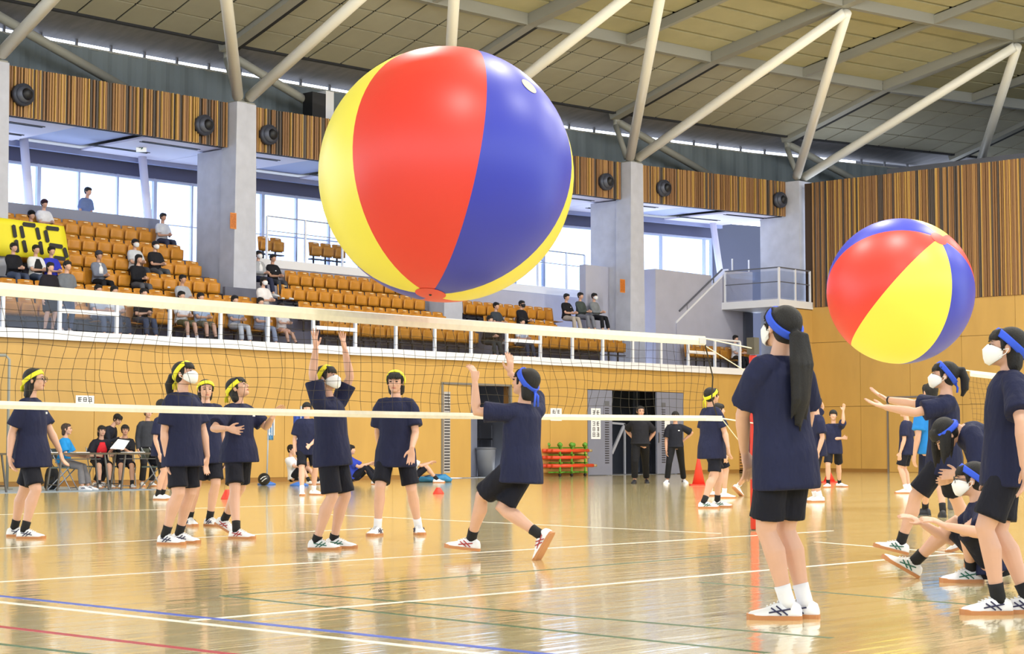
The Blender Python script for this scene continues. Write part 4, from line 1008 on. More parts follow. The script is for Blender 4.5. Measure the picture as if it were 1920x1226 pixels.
def shoe(parent, A, td, pitch, k, m_up, m_sole, m_line, lod):
    ex = td; ez = UP
    if pitch:
        side = td.cross(UP); q = Quaternion(side, math.radians(pitch)); ex = q @ td; ez = q @ UP
    ey = ex.cross(ez)
    k = k * 1.04; O = A - ez * (0.088 * k)
    def P_(t, y, z): return O + ex * (t * k) + ey * (y * k) + ez * (z * k)
    sec = [(-0.072, 0.016, 0.050), (-0.062, 0.029, 0.074), (-0.03, 0.036, 0.092), (0.02, 0.038, 0.092), (0.065, 0.042, 0.076), (0.11, 0.047, 0.056), (0.15, 0.045, 0.046), (0.178, 0.034, 0.038), (0.192, 0.014, 0.026)]
    prof = [(-1, 0.0), (-1.03, 0.25), (-0.97, 0.5), (-0.78, 0.78), (-0.4, 0.97), (0, 1.0), (0.4, 0.97), (0.78, 0.78), (0.97, 0.5), (1.03, 0.25), (1, 0.0)]
    vs = []; n = len(prof)
    for t, hw, zt in sec:
        for u, v in prof: vs.append(P_(t, hw * u, 0.014 + (zt - 0.014) * v))
    fs = []
    for i in range(len(sec) - 1):
        for j in range(n): j2 = (j + 1) % n; fs.append((i * n + j, i * n + j2, (i + 1) * n + j2, (i + 1) * n + j))
    fs.append(tuple(range(n))[::-1]); fs.append(tuple((len(sec) - 1) * n + j for j in range(n)))
    s = MB().add(vs, fs).obj('shoe', m_up, parent, True)
    out = []
    for sg in (1, -1):
        for t, hw, zt in (sec if sg > 0 else sec[::-1]): out.append((t * 1.02, sg * (hw + 0.004)))
    b = [P_(x, y, 0.0) for x, y in out]; t_ = [P_(x, y, 0.021 + (0.008 if x > 0.16 else 0)) for x, y in out]; n = len(b)
    fs = [tuple(range(n)), tuple(range(2 * n - 1, n - 1, -1))] + [((i + 1) % n, i, n + i, n + (i + 1) % n) for i in range(n)]
    MB().add(b + t_, fs).obj('sole', m_sole, s)
    if lod < 2 and m_line:
        for sg in (1, -1):
            ln = MB(); y = sg * 0.0425
            for (t0, z0, t1, z1) in ((-0.005, 0.026, 0.05, 0.070), (0.025, 0.026, 0.075, 0.060), (-0.02, 0.056, 0.085, 0.036)):
                ln.tube([P_(t0, y, z0), P_((t0 + t1) / 2, y * 1.04, (z0 + z1) / 2), P_(t1, y * 1.02, z1)], [0.0042] * 3, 5)
            ln.obj('stripe', m_line, s)
        lc = MB()
        for q in range(4): lc.bar(P_(0.045 + q * 0.017, -0.018, 0.088 - q * 0.0075), P_(0.045 + q * 0.017, 0.018, 0.088 - q * 0.0075), 0.007 * k, 0.005 * k)
        lc.obj('laces', M_SOLEW, s)

def headgear(rt, hc, hr, hf, hu, k, o, lod, vox):
    def H_(x, y, z): return hc + hr * (x * k) + hf * (y * k) + hu * (z * k)
    ax = (hr, hf, hu)
    hair = o.get('hair', 'short'); hm = o.get('hairmat', M_HAIR)
    mb = MB()
    if hair != 'bald':
        mb.ell(H_(0, -0.030, 0.030), (0.085 * k, 0.093 * k, 0.088 * k), ax, 20, 14)
        mb.ell(H_(0, -0.045, -0.01), (0.078 * k, 0.062 * k, 0.075 * k), ax)
        if o.get('bangs', True):
            for x in (-0.052, -0.036, -0.02, -0.004, 0.012, 0.03, 0.048): mb.tube([H_(x * 0.7, 0.03, 0.088), H_(x * 0.95, 0.066 - x * x * 6, 0.075), H_(x * 1.12, 0.083 - x * x * 9, 0.045), H_(x * 1.15, 0.088 - x * x * 10, 0.026)], [0.016 * k, 0.0145 * k, 0.0125 * k, 0.006 * k], 8)
        else: mb.ell(H_(0, 0.02, 0.064), (0.068 * k, 0.054 * k, 0.046 * k), ax)
        for sx in (-1, 1): mb.tube([H_(sx * 0.066, 0.02, 0.065), H_(sx * 0.075, 0.022, 0.02), H_(sx * 0.074, 0.02, -0.025)], [0.017 * k, 0.013 * k, 0.007 * k], 8)
    if hair == 'bob':
        mb.tube([H_(0, -0.04, 0.02), H_(0, -0.052, -0.05), H_(0, -0.058, -0.10), H_(0, -0.056, -0.125)], [(0.085 * k, 0.06 * k), (0.085 * k, 0.052 * k), (0.08 * k, 0.044 * k), (0.062 * k, 0.03 * k)], 14, ref=hr)
    if hair == 'long':
        L = o.get('hairlen', 0.3)
        mb.tube([H_(0, -0.03, 0.02), H_(0, -0.05, -0.07), H_(0, -0.075, -0.16), H_(0, -0.085, -0.16 - L * 0.5), H_(0, -0.085, -0.12 - L)], [(0.09 * k, 0.07 * k), (0.088 * k, 0.055 * k), (0.085 * k, 0.042 * k), (0.075 * k, 0.035 * k), (0.03 * k, 0.015 * k)], 14, ref=hr)
    if o.get('hang'):
        for x, y in ((-0.075, 0.03), (-0.08, -0.02), (0.075, 0.03), (0.08, -0.02), (0.05, -0.08), (-0.05, -0.08), (0.0, -0.1)):
            q = H_(x, y, 0.03); mb.tube([q, q - UP * 0.07 * k + hf * 0.005, q - UP * 0.15 * k, q - UP * (0.22 + 0.03 * math.sin(x * 90)) * k], [0.024 * k, 0.028 * k, 0.022 * k, 0.005 * k], 8)
    if hair == 'pony':
        pw = o.get('ponyw', 1.0); L = o.get('hairlen', 0.28); kn = H_(0, -0.105, o.get('ponyz', -0.02)); tl = o.get('tail', Vector((0, 0, 0)))
        back = -hf; pts = [kn - back * 0.03 * k, kn + back * 0.035 * k + UP * 0.005, kn + back * 0.055 * k - UP * (L * 0.3) + tl * 0.3, kn + back * 0.05 * k - UP * (L * 0.7) + tl * 0.7, kn + back * 0.035 * k - UP * L + tl]
        for q in range(4 if pw > 1.2 else 2):
            so_ = hr * (0.03 * (q - 1.5) * k * (pw - 0.5)) if pw > 1.2 else hr * (0.014 * (q * 2 - 1) * k)
            mb.tube([p + so_ * min(1.0, j * 0.5) + hf * (0.012 * math.sin(j * 1.7 + q)) - UP * (0.03 * ((q * 7) % 3 - 1) * (1 if j == 4 else 0)) for j, p in enumerate(pts)], [0.02 * k, 0.026 * k, 0.03 * k, 0.024 * k, 0.005 * k], 10)
        pw = pw * 0.85
        mb.tube(pts, [(0.03 * k, 0.03 * k), (0.036 * k, 0.034 * k), (0.048 * k * pw, 0.036 * k), (0.04 * k * pw, 0.028 * k), (0.008 * k, 0.008 * k)], 12, ref=hr)
    if mb.v: mb.obj('hair', hm, rt, remesh=vox, iters=2)
    if o.get('cap'):
        c = MB(); c.ell(H_(0, -0.012, 0.045), (0.092 * k, 0.102 * k, 0.082 * k), ax); c.tube([H_(0, 0.05, 0.06), H_(0, 0.11, 0.055), H_(0, 0.15, 0.045)], [(0.07 * k, 0.012 * k), (0.065 * k, 0.008 * k), (0.03 * k, 0.004 * k)], 12, ref=hr)
        c.obj('cap', o['cap'], rt, remesh=vox, iters=1)
    band = o.get('band')
    if band:
        tau = math.radians(o.get('bandtilt', 24)); cen = H_(0, -0.024, 0.024)
        e1 = hf * math.cos(tau) + hu * math.sin(tau); nn = hu * math.cos(tau) - hf * math.sin(tau); rr = Vector((0.097, 0.112, 0.106)) * k
        def sup(d): return 1.0 / math.sqrt((d.dot(hr) / rr.x) ** 2 + (d.dot(hf) / rr.y) ** 2 + (d.dot(hu) / rr.z) ** 2)
        A = []; B = []
        for j in range(-2, 3):
            ra = []; rb = []
            for i in range(33):
                t = 2 * math.pi * i / 32; d = (e1 * math.cos(t) + hr * math.sin(t) + nn * (j * 0.105)).normalized(); p = sup(d)
                ra.append(cen + d * p); rb.append(cen + d * (p - 0.014 * k))
            A.append(ra); B.append(rb)
        bd = MB().sheet(A, B).obj('headband', band, rt, True)
        kn = cen - e1 * sup(-e1)
        q = MB(); q.ell(kn, (0.016 * k, 0.013 * k, 0.018 * k), ax)
        for sx in (-1, 1): q.tube([kn, kn - hf * 0.015 * k + hr * sx * 0.02 * k - UP * 0.03 * k, kn - hf * 0.01 * k + hr * sx * 0.026 * k - UP * o.get('knot', 0.07) * k], [(0.008 * k, 0.006 * k), (0.013 * k, 0.004 * k), (0.011 * k, 0.003 * k)], 8)
        q.obj('knot', band, bd, True)
    if o.get('mask'):
        A = []; B = []
        col = [(-1.0, 0.072, -0.108), (-0.66, 0.096, -0.098), (-0.3, 0.108, -0.074), (0.0, 0.114, -0.050), (0.4, 0.1185, -0.026), (0.75, 0.104, -0.006), (1.0, 0.094, 0.006)]
        for v, yc, zc in col:
            ra = []; rb = []
            for i in range(13):
                u = i / 12 * 2 - 1; au = abs(u); x = 0.071 * math.sin(math.radians(84) * u) * (1 - 0.10 * max(0, -v)); y = yc + (0.018 - yc) * au ** 2.3; z = zc + (-0.03 - zc) * (0.62 * au ** 2.2)
                ra.append(H_(x, y, z)); rb.append(H_(x * 0.95, y - 0.005, z))
            A.append(ra); B.append(rb)
        m_ = MB().sheet(A, B).obj('face_mask', o['mask'], rt, True)
        if lod < 2:
            for sx in (-1, 1):
                lp = MB()
                for z in (-0.02, -0.06): lp.tube([H_(sx * 0.070, 0.03, z), H_(sx * 0.082, 0.0, z * 0.6), H_(sx * 0.083, -0.012, -0.008)], [0.0022 * k] * 3, 5)
                lp.obj('ear_loop', o['mask'], m_)
    if lod < 2:
        for sx in (-1, 1):
            MB().ell(H_(sx * 0.031, 0.0835, 0.004), (0.0135 * k, 0.006 * k, 0.0062 * k), ax, 10, 6).obj('eye', M_EYE, rt, True)
            MB().tube([H_(sx * 0.015, 0.0885, 0.021), H_(sx * 0.033, 0.0865, 0.027), H_(sx * 0.05, 0.075, 0.021)], [0.003 * k, 0.0036 * k, 0.002 * k], 6).obj('eyebrow', hm, rt, True)
        if not o.get('mask'):
            MB().tube([H_(-0.02, 0.0815, -0.060), H_(0, 0.088, -0.0585), H_(0.02, 0.0815, -0.060)], [0.003 * k, 0.0055 * k, 0.003 * k], 8).obj('mouth', M_LIP, rt, True)
    if o.get('glasses'):
        g = MB()
        for sx in (-1, 1):
            g.tube([H_(sx * 0.033 + 0.025 * math.cos(a), 0.098, 0.002 + 0.021 * math.sin(a)) for a in [2 * math.pi * i / 14 for i in range(15)]], [0.0025 * k] * 15, 5, cap=False)
            g.tube([H_(sx * 0.058, 0.096, 0.006), H_(sx * 0.078, 0.04, 0.006), H_(sx * 0.08, -0.01, 0.0)], [0.0025 * k] * 3, 5)
        g.tube([H_(-0.008, 0.099, 0.006), H_(0.008, 0.099, 0.006)], [0.0025 * k] * 2, 5); g.obj('glasses', mat('glasses_dark', (60, 52, 50), 0.3), rt, True)

def build_person(rt, J, o):
    k = o['H'] / 1.6; lod = o.get('lod', 1); vox = {0: 0.0062, 1: 0.0078, 2: 0.014, 3: 0.02}[lod]; wd = o.get('build', 1.0)
    sk = SKINS[o.get('skin', 0)]
    P, N, hc = J['P'], J['N'], J['head']; hr, hf, hu = J['hax']; pr, sr = J['pr'], J['sr']
    fw = UP.cross((pr + sr).normalized()).normalized() if (N - P).normalized().dot(UP) > 0.25 else J['fw']
    def spine(t): return lerp(P, N, t) + fw * (0.012 * k * math.sin(math.pi * min(1, max(0, t))))
    def rv(t): return lerp(pr, sr, min(1, max(0, t)))
    def torso(mb, rows, grow=1.0): mb.tube([spine(t) for t, a, b in rows], [(a * k * wd * grow, b * k * wd * grow) for t, a, b in rows], 18, ref=[rv(t) for t, a, b in rows])
    b = MB()
    torso(b, [(-0.22, 0.06, 0.06), (-0.12, 0.12, 0.09), (0.05, 0.140, 0.098), (0.22, 0.130, 0.095), (0.45, 0.108, 0.08), (0.7, 0.115, 0.085), (0.84, 0.10, 0.07), (0.93, 0.055, 0.05), (1.02, 0.045, 0.045)])
    nb_ = hc - hu * (0.055 * k) - hf * (0.022 * k)
    b.tube([spine(0.93), lerp(spine(1.0), nb_, 0.45), nb_], [0.056 * k, 0.046 * k, 0.048 * k], 14)
    ax = (hr, hf, hu)
    def H_(x, y, z): return hc + hr * (x * k) + hf * (y * k) + hu * (z * k)
    b.ell(H_(0, -0.012, 0.022), (0.073 * k, 0.091 * k, 0.084 * k), ax, 18, 12); b.ell(H_(0, 0.022, -0.035), (0.058 * k, 0.064 * k, 0.068 * k), ax, 16, 10)
    b.ell(H_(0, 0.052, -0.082), (0.03 * k, 0.03 * k, 0.022 * k), ax)
    b.tube([H_(0, 0.078, 0.012), H_(0, 0.092, -0.012), H_(0, 0.102, -0.028), H_(0, 0.088, -0.036)], [0.006 * k, 0.0085 * k, 0.0115 * k, 0.007 * k], 8)
    for sx in (-1, 1):
        b.ell(H_(sx * 0.075, -0.008, -0.008), (0.010 * k, 0.018 * k, 0.029 * k), ax, 10, 8); b.ell(H_(sx * 0.032, 0.055, -0.025), (0.024 * k, 0.024 * k, 0.024 * k), ax)
    for i in (0, 1):
        S_, E, W = J['S'][i], J['E'][i], J['W'][i]
        b.tube([lerp(spine(0.92), S_, 0.5), S_, lerp(S_, E, 0.3), lerp(S_, E, 0.7), E, lerp(E, W, 0.25), lerp(E, W, 0.65), W], [0.025 * k, 0.040 * k, 0.043 * k * wd, 0.040 * k * wd, 0.036 * k, 0.039 * k * wd, 0.031 * k, 0.024 * k], 12)
        hd, pn, ts = J['hand'][i]
        hand(b, W, hd, pn, ts, k * 0.98, o.get('curl', 0.35) if not isinstance(o.get('curl'), tuple) else o['curl'][i], o.get('spread', 0.12))
        Hh, K, A = J['hip'][i], J['K'][i], J['A'][i]; kb = (lerp(Hh, A, 0.5) - K); kb = kb.normalized() if kb.length > 0.02 else -J['fw']
        b.tube([Hh, lerp(Hh, K, 0.35), lerp(Hh, K, 0.75), K, lerp(K, A, 0.12) + kb * 0.006 * k, lerp(K, A, 0.3) + kb * 0.014 * k, lerp(K, A, 0.6) + kb * 0.006 * k, lerp(K, A, 0.88), A, A - UP * 0.02 * k],
               [0.08 * k * wd, 0.080 * k * wd, 0.062 * k * wd, 0.052 * k * wd, 0.050 * k * wd, 0.056 * k * wd, 0.044 * k, 0.034 * k, 0.035 * k, 0.03 * k], 14)
    b.obj('body', sk, rt, remesh=vox, iters=2 if lod < 2 else 1)
    if o.get('bracelet') is not None:
        i = o['bracelet']; E, W = J['E'][i], J['W'][i]; MB().tube([lerp(E, W, 0.90), lerp(E, W, 0.96)], [0.030 * k, 0.029 * k], 14).obj('bracelet', M_BLACK, rt, True)
    # shirt
    cm = o.get('shirt', M_NAVY); hem = o.get('hem', -0.38); cv = max(0.0115, vox * 1.3)
    s = MB(); lw = o.get('loose', 1.0); hw = o.get('hemw', 1.0)
    torso(s, [(hem, 0.184 * hw, 0.152 * hw), (hem + 0.03, 0.187 * hw, 0.154 * hw), (-0.05, 0.180 * (1 + (hw - 1) * 0.8), 0.144 * (1 + (hw - 1) * 0.8)), (0.25, 0.160, 0.124), (0.55, 0.162, 0.122), (0.78, 0.160, 0.112), (0.87, 0.128, 0.094), (0.94, 0.090, 0.074), (0.99, 0.066, 0.060)], lw)
    sl = o.get('sleeve', 0.78)
    for i in (0, 1):
        S_, E, W = J['S'][i], J['E'][i], J['W'][i]
        if sl <= 1.0: s.tube([lerp(spine(0.9), S_, 0.45), lerp(spine(0.92), S_, 0.85), lerp(S_, E, 0.15), lerp(S_, E, sl * 0.6), lerp(S_, E, sl)], [0.068 * k, 0.070 * k, 0.070 * k, 0.076 * k, 0.084 * k], 14)
        else: s.tube([lerp(spine(0.9), S_, 0.45), lerp(spine(0.92), S_, 0.85), lerp(S_, E, 0.15), lerp(S_, E, 0.6), E, lerp(E, W, 0.5), lerp(E, W, 0.95)], [0.07 * k, 0.066 * k, 0.062 * k, 0.056 * k, 0.05 * k, 0.044 * k, 0.04 * k], 14)
    so = s.obj('shirt', cm, rt, remesh=cv, iters=2)
    if o.get('logo'):
        lx, ly, lz = o['logo']; p = spine(lz) + rv(lz) * lx * k + fw * ly * k
        MB().bar(p - rv(lz) * 0.018 * k, p + rv(lz) * 0.018 * k, 0.006, 0.02 * k, up=UP).obj('chest_print', M_LOGO, so)
    if o.get('inner'):
        MB().tube([spine(0.3) + fw * 0.105 * k, spine(0.6) + fw * 0.108 * k, spine(0.93) + fw * 0.07 * k], [(0.06 * k, 0.03 * k), (0.06 * k, 0.03 * k), (0.04 * k, 0.02 * k)], 12, ref=sr).obj('undershirt', o['inner'], so, True)
    if o.get('bib'):
        MB().tube([spine(0.15) + fw * 0.1 * k, spine(0.5) + fw * 0.115 * k, spine(0.85) + fw * 0.09 * k], [(0.1 * k, 0.03 * k), (0.11 * k, 0.03 * k), (0.05 * k, 0.02 * k)], 12, ref=sr).obj('shirt_print', o['bib'], so, True)
    # legs
    lm = o.get('legs', M_NAVY2); ll = o.get('leglen', 0.86)
    s = MB()
    torso(s, [(-0.2, 0.13, 0.11), (-0.1, 0.158, 0.122), (0.06, 0.155, 0.12), (0.15, 0.13, 0.1)])
    for i in (0, 1):
        Hh, K, A = J['hip'][i], J['K'][i], J['A'][i]
        if o.get('skirt'): continue
        if ll <= 1.0: s.tube([Hh + UP * 0.02, lerp(Hh, K, 0.3), lerp(Hh, K, ll * 0.8), lerp(Hh, K, ll)], [0.080 * k, 0.088 * k, 0.088 * k, 0.093 * k], 14)
        else: s.tube([Hh + UP * 0.02, lerp(Hh, K, 0.4), K, lerp(K, A, 0.4), lerp(K, A, 0.9)], [0.094 * k, 0.088 * k * wd, 0.07 * k * wd, 0.066 * k * wd, 0.064 * k], 14)
    if o.get('skirt'):
        kk = (J['K'][0] + J['K'][1]) / 2; s.tube([P, lerp(P, kk, 0.5), lerp(P, kk, o['skirt'])], [(0.16 * k, 0.12 * k), (0.19 * k, 0.15 * k), (0.20 * k, 0.16 * k)], 16, ref=pr)
    s.obj('skirt' if o.get('skirt') else 'shorts' if ll <= 1 else 'trousers', lm, rt, remesh=cv, iters=2)
    for i in (0, 1):
        K, A = J['K'][i], J['A'][i]; td, pt = J['td'][i]
        if o.get('sock', M_SOCKK) and ll <= 1.0:
            d = (K - A).normalized(); h = o.get('sockh', 0.075) * k
            MB().tube([A - d * 0.035 * k, A, A + d * h * 0.6, A + d * h], [0.038 * k, 0.0405 * k, 0.040 * k, 0.042 * k], 14).obj('sock', o.get('sock', M_SOCKK), rt, True)
        shoe(rt, A, td, pt, k, o.get('shoe', M_SHOE), o.get('sole', M_GUM), o.get('line', M_LINE_D), lod)
    headgear(rt, hc, hr, hf, hu, k, o, lod, max(0.0075, vox))

PEOPLE_GROUP = {}
def person(label, base, H, face, look=None, P=None, N=None, head=None, arms=(None, None), feet=(None, None), world=None, group=None, seat=None, lift=((0, 0), (0, 0)), toes=None, knee=(None, None), hip_yaw=None, lean=None, **o):
    """base: ground pixel between the feet; arms/feet: (person's left, person's right)."""
    o['H'] = H
    if world is not None:
        g = Vector(world); s = FPX / g.dot(FW); bx, by = pix(g)
    else:
        g = ground(*base); s = FPX / g.dot(FW); bx, by = base
    rt = root('person', label, 'person', g, AZ - math.pi / 2, group)
    def L_(px, py, dy=0.0): return Vector(((px - bx) / s, dy, (by - py) / s))
    f, r = yawv(face); hy = face if hip_yaw is None else hip_yaw; pf, pr = yawv(hy)
    k = H / 1.6
    z0 = 0.0 if seat is None else seat
    Pp = L_(*P) if P else Vector((0, 0, 0.535 * H if seat is None else seat + 0.10 * k))
    if N: Nn = L_(*N)
    else:
        d = UP if lean is None else (UP + Vector(lean)).normalized()
        Nn = Pp + d * (0.285 * H)
    ly, lp = (look[0], look[1]) if look else (face, 0); lr = look[2] if look and len(look) > 2 else 0
    hr, hf, hu = axes(ly, lp, lr)
    if head: hc = L_(*head)
    else: hc = Nn + hu * (0.105 * H) + hf * (0.022 * H) * (1 if lp > -30 else 0.3)
    spd = (Nn - Pp).normalized()
    J = {'P': Pp, 'N': Nn, 'head': hc, 'hax': (hr, hf, hu), 'pr': pr, 'sr': r, 'fw': f}
    J['S'] = [Nn - spd * 0.050 * H - r * 0.098 * H * o.get('shw', 1.0), Nn - spd * 0.050 * H + r * 0.098 * H * o.get('shw', 1.0)]
    J['hip'] = [Pp - pr * 0.052 * H - UP * 0.02 * H, Pp + pr * 0.052 * H - UP * 0.02 * H]
    Es = []; Ws = []; Hs = []
    for i in (0, 1):
        sd = -1 if i == 0 else 1; S_ = J['S'][i]; a = arms[i]; ua, fa = 0.172 * H, 0.148 * H
        def chain(p, px, py, sg, L):
            t = L_(px, py, p.y); d = t - p; D = math.hypot(d.x, d.z)
            if sg == 0: return p + d * (L / max(D, 1e-5)) if D > L else t
            if D >= L: return p + d * (L / D)
            return t + Vector((0, sg * math.sqrt(L * L - D * D), 0))
        if a is None:
            E = S_ + (-UP * 0.97 + r * sd * 0.16 - f * 0.05).normalized() * ua; W = E + (-UP * 0.93 + f * 0.3 + r * sd * 0.02).normalized() * fa; hd = (-UP * 0.95 + f * 0.22).normalized(); pn = -r * sd
        elif isinstance(a, dict):
            if 'lap' in a:
                W = lerp(J['S'][i], Vector((0, 0, 0)), 0) ; W = Pp + f * a['lap'][0] + r * sd * a['lap'][1] + UP * a['lap'][2]
            else: W = L_(*a['w'][:2], a['w'][2] if len(a['w']) > 2 else 0.0)
            E = ik(S_, W, ua, fa, a.get('pole', r * sd * 0.6 - UP - f * 0.4)); dd = (W - S_)
            lim = (ua + fa) * 0.998
            if dd.length > lim: W = S_ + dd.normalized() * lim; E = S_ + dd.normalized() * ua
            hd = (W - E).normalized()
            if 'h' in a: hd = (L_(a['h'][0], a['h'][1], W.y + (a['h'][2] if len(a['h']) > 2 else 0)) - W).normalized()
            pn = a.get('pn', f)
        else:
            E = chain(S_, *a[0], ua); W = chain(E, *a[1], fa); hd = (L_(*a[2][:2], W.y) - W).normalized() if len(a) > 2 else (W - E).normalized(); pn = a[3] if len(a) > 3 else f
        th = f if a is None else (UP * 0.3 - r * sd)
        if a is not None and hd.z > 0.6: th = -r * sd
        Es.append(E); Ws.append(W); Hs.append((hd, Vector(pn), Vector(th)))
    J['E'], J['W'], J['hand'] = Es, Ws, Hs
    Ks = []; As = []; tds = []
    for i in (0, 1):
        sd = -1 if i == 0 else 1; ft = feet[i]; ty = (toes[i] if toes else hy + sd * 8); td, _ = yawv(ty); lf, pt = lift[i]
        if ft is None: A = Vector((Pp.x, Pp.y, 0)) + pr * sd * 0.06 * H
        elif isinstance(ft, Vector): A = Vector(ft)
        else:
            q = ground(*ft) - g; A = Vector((q.dot(RT), q.dot(FW), 0))
        A.z = A.z + 0.088 * k * 1.04 + lf
        hp = J['hip'][i]
        pole = (pf + td) if knee[i] is None else knee[i]
        K = ik(hp, A, 0.242 * H, 0.232 * H, pole)
        Ks.append(K); As.append(A); tds.append((td, pt))
    J['K'], J['A'], J['td'] = Ks, As, tds
    build_person(rt, J, o)
    return rt
# ---------------------------------------------------------------- players near the camera
TEAM_Y = 'players with yellow headbands'; TEAM_B = 'players with blue headbands'
LOGO = (-0.07, 0.118, 0.68)
person('girl with glasses and yellow headband standing in profile behind the net at left', (40, 1008), 1.56, 98, look=(96, 4), P=(55, 842), N=(52, 747), head=(61, 714),
       arms=([(91, 824, 0), (102, 848, 0), (108, 868)], [(24, 822, -1), (28, 856, -1), (32, 878)]), feet=((27, 1006), (46, 1010)), toes=(86, 96),
       hair='long', hairlen=0.03, bangs=False, band=M_BANDY, bandtilt=30, glasses=True, group=TEAM_Y, lod=0, logo=(-0.06, 0.125, 0.7), build=1.05, line=M_LINE_D, loose=1.05, hemw=1.14)
person('masked girl with yellow headband and ponytail watching from the left court', (324, 1020), 1.58, 120, look=(112, 12), P=(340, 838), N=(338, 737), head=(343, 702),
       arms=([(380, 830, -1), (383, 858, -1), (379, 878)], [(308, 830, -1), (317, 862, -1), (321, 882)]), feet=((336, 1018), (310, 1021)), toes=(105, 112),
       hair='pony', hairlen=0.2, ponyz=0.0, band=M_BANDY, bandtilt=42, mask=M_MASK, group=TEAM_Y, lod=0, build=1.1, loose=1.02, line=M_LINE_D)
person('girl with yellow headband looking at the camera behind two teammates', (376, 986), 1.56, 150, look=(160, 0), P=(386, 839), N=(383, 757), head=(383, 732),
       feet=((393, 986), (355, 986)), toes=(130, 150), hair='bob', bangs=False, band=M_BANDY, bandtilt=35, group=TEAM_Y, lod=0, line=M_LINE_D)
person('short-haired player looking up with one open hand raised', (434, 1007), 1.56, 118, look=(106, 26), P=(446, 838), N=(444, 758), head=(444, 729),
       arms=([(494, 802, 0), (510, 784, -1), (520, 769)], [(409, 806, -1), (440, 806, -1), (464, 811)]), feet=((421, 1004), (443, 1010)), toes=(112, 112), lift=((0.07, -26), (0, 0)),
       hair='bob', bangs=True, band=M_BANDY, bandtilt=18, group=TEAM_Y, lod=0, logo=(-0.07, 0.122, 0.72), line=M_LINE_R, spread=0.25, hemw=1.18)
person('masked player with both arms stretched up towards the net', (614, 1030), 1.57, 112, look=(112, 14), P=(620, 840), N=(612, 746), head=(611, 711),
       arms=([(655, 699, -1), (641, 655, -1), (635, 626)], [(587, 701, -1), (591, 655, 1), (588, 624)]), feet=((626, 1028), (594, 1031)), toes=(96, 92),
       hair='short', band=M_BANDY, bandtilt=50, mask=M_MASK, group=TEAM_Y, lod=0, sockh=0.03, spread=0.5, curl=0.04, line=M_LINE_G, loose=1.06, leglen=0.92)
person('girl with yellow headband facing the camera with feet wide apart', (748, 1003), 1.57, 184, look=(188, 0), P=(741, 841), N=(741, 746), head=(740, 718),
       arms=([(779, 812, -1), (774, 842, -1), (773, 862)], [(707, 812, 1), (708, 838, 1), (712, 858)]), feet=((784, 1002), (708, 1004)), toes=(166, 200),
       hair='bob', band=M_BANDY, bandtilt=58, sock=M_SOCKW, group=TEAM_Y, lod=0, line=M_LINE_D, hemw=1.14)
person('player seen from behind lunging left with arms raised below the big ball', (930, 1048), 1.60, -48, look=(-58, 14), P=(978, 866), N=(983, 757), head=(984, 719),
       arms=([(893, 774, 0), (891, 721, 0), (889, 688)], {'w': (956, 699, 0.32), 'h': (957, 672), 'pole': Vector((1, 0.6, -0.5))}), feet=((884, 1044), (1012, 1050)), toes=(-80, -62), lift=((0.05, 6), (0.10, -58)),
       knee=(Vector((-0.9, 0.2, 0)), Vector((-1, 0.3, -0.1))), hair='bob', bangs=True, band=M_BANDB, bandtilt=42, knot=0.11, group=TEAM_B, lod=0, hip_yaw=-55, line=M_LINE_R, loose=1.06, curl=(0.5, 0.2), leglen=0.9)
person('nearest girl seen from behind with long black ponytail and white socks', (1487, 1162), 1.55, -38, look=(-34, 10), P=(1475, 846), N=(1467, 668), head=(1470, 617),
       arms=([(1398, 782, 1), (1408, 850, 1), (1416, 880)], [(1533, 782, 1), (1522, 846, 1), (1508, 872)]), feet=((1476, 1162), (1509, 1159)), toes=(-78, -66),
       hair='pony', hairlen=0.44, ponyw=1.5, ponyz=-0.03, tail=Vector((-0.01, -0.02, 0)), bangs=True, band=M_BANDB, bandtilt=36, knot=0.05, mask=M_MASK, sock=M_SOCKW, sockh=0.085, group=TEAM_B, lod=0, loose=1.03, leglen=0.84, hem=-0.42, logo=(0.0, -0.094, 0.91))
person('masked girl standing in profile at the right edge', (1893, 1150), 1.52, -84, look=(-80, 8), P=(1897, 856), N=(1903, 698), head=(1894, 655),
       arms=([(1889, 798, -1), (1892, 876, 0), (1894, 920)], None), feet=((1872, 1152), (1927, 1150)), toes=(-90, -84),
       hair='bob', bangs=True, band=M_BANDB, bandtilt=36, knot=0.06, mask=M_MASK, group=TEAM_B, lod=0, loose=1.0, leglen=0.84)
person('masked girl striding left with both arms held out in front', (1742, 1043), 1.58, -82, look=(-82, 6), P=(1774, 852), N=(1780, 742), head=(1774, 706),
       arms=([(1712, 776, 0), (1655, 766, -1), (1622, 756), Vector((-0.4, -0.2, 0.9))], [(1734, 757, 1), (1692, 748, 1), (1660, 729), Vector((-0.4, -0.2, 0.9))]), feet=((1690, 1042), (1812, 1036)), toes=(-88, -75), lift=((0.02, 14), (0.05, -20)),
       hair='pony', hairlen=0.2, ponyz=0.05, bangs=True, band=M_BANDB, bandtilt=46, mask=M_MASK, group=TEAM_B, lod=0, curl=0.1, spread=0.25, hip_yaw=-80, bracelet=1, line=M_LINE_G)
person('girl sitting on the floor with one leg stretched out at right', (1800, 1092), 1.56, -80, look=(-80, -2), P=(1866, 1056), N=(1836, 940), head=(1822, 901),
       arms=([(1815, 996, -1), (1740, 981, -1), (1711, 964)], {'w': (1745, 985, 0.2), 'h': (1715, 968)}), feet=((1822, 1092), (1716, 1084)), toes=(-88, -84), lift=((0, 0), (0.02, 30)),
       knee=(Vector((-0.7, -0.5, 1.0)), Vector((-0.3, 0.2, 1))), hair='short', bangs=True, band=M_BANDB, bandtilt=38, mask=M_MASK, glasses=True, group=TEAM_B, lod=0, curl=0.3, line=M_LINE_G, hem=-0.1)
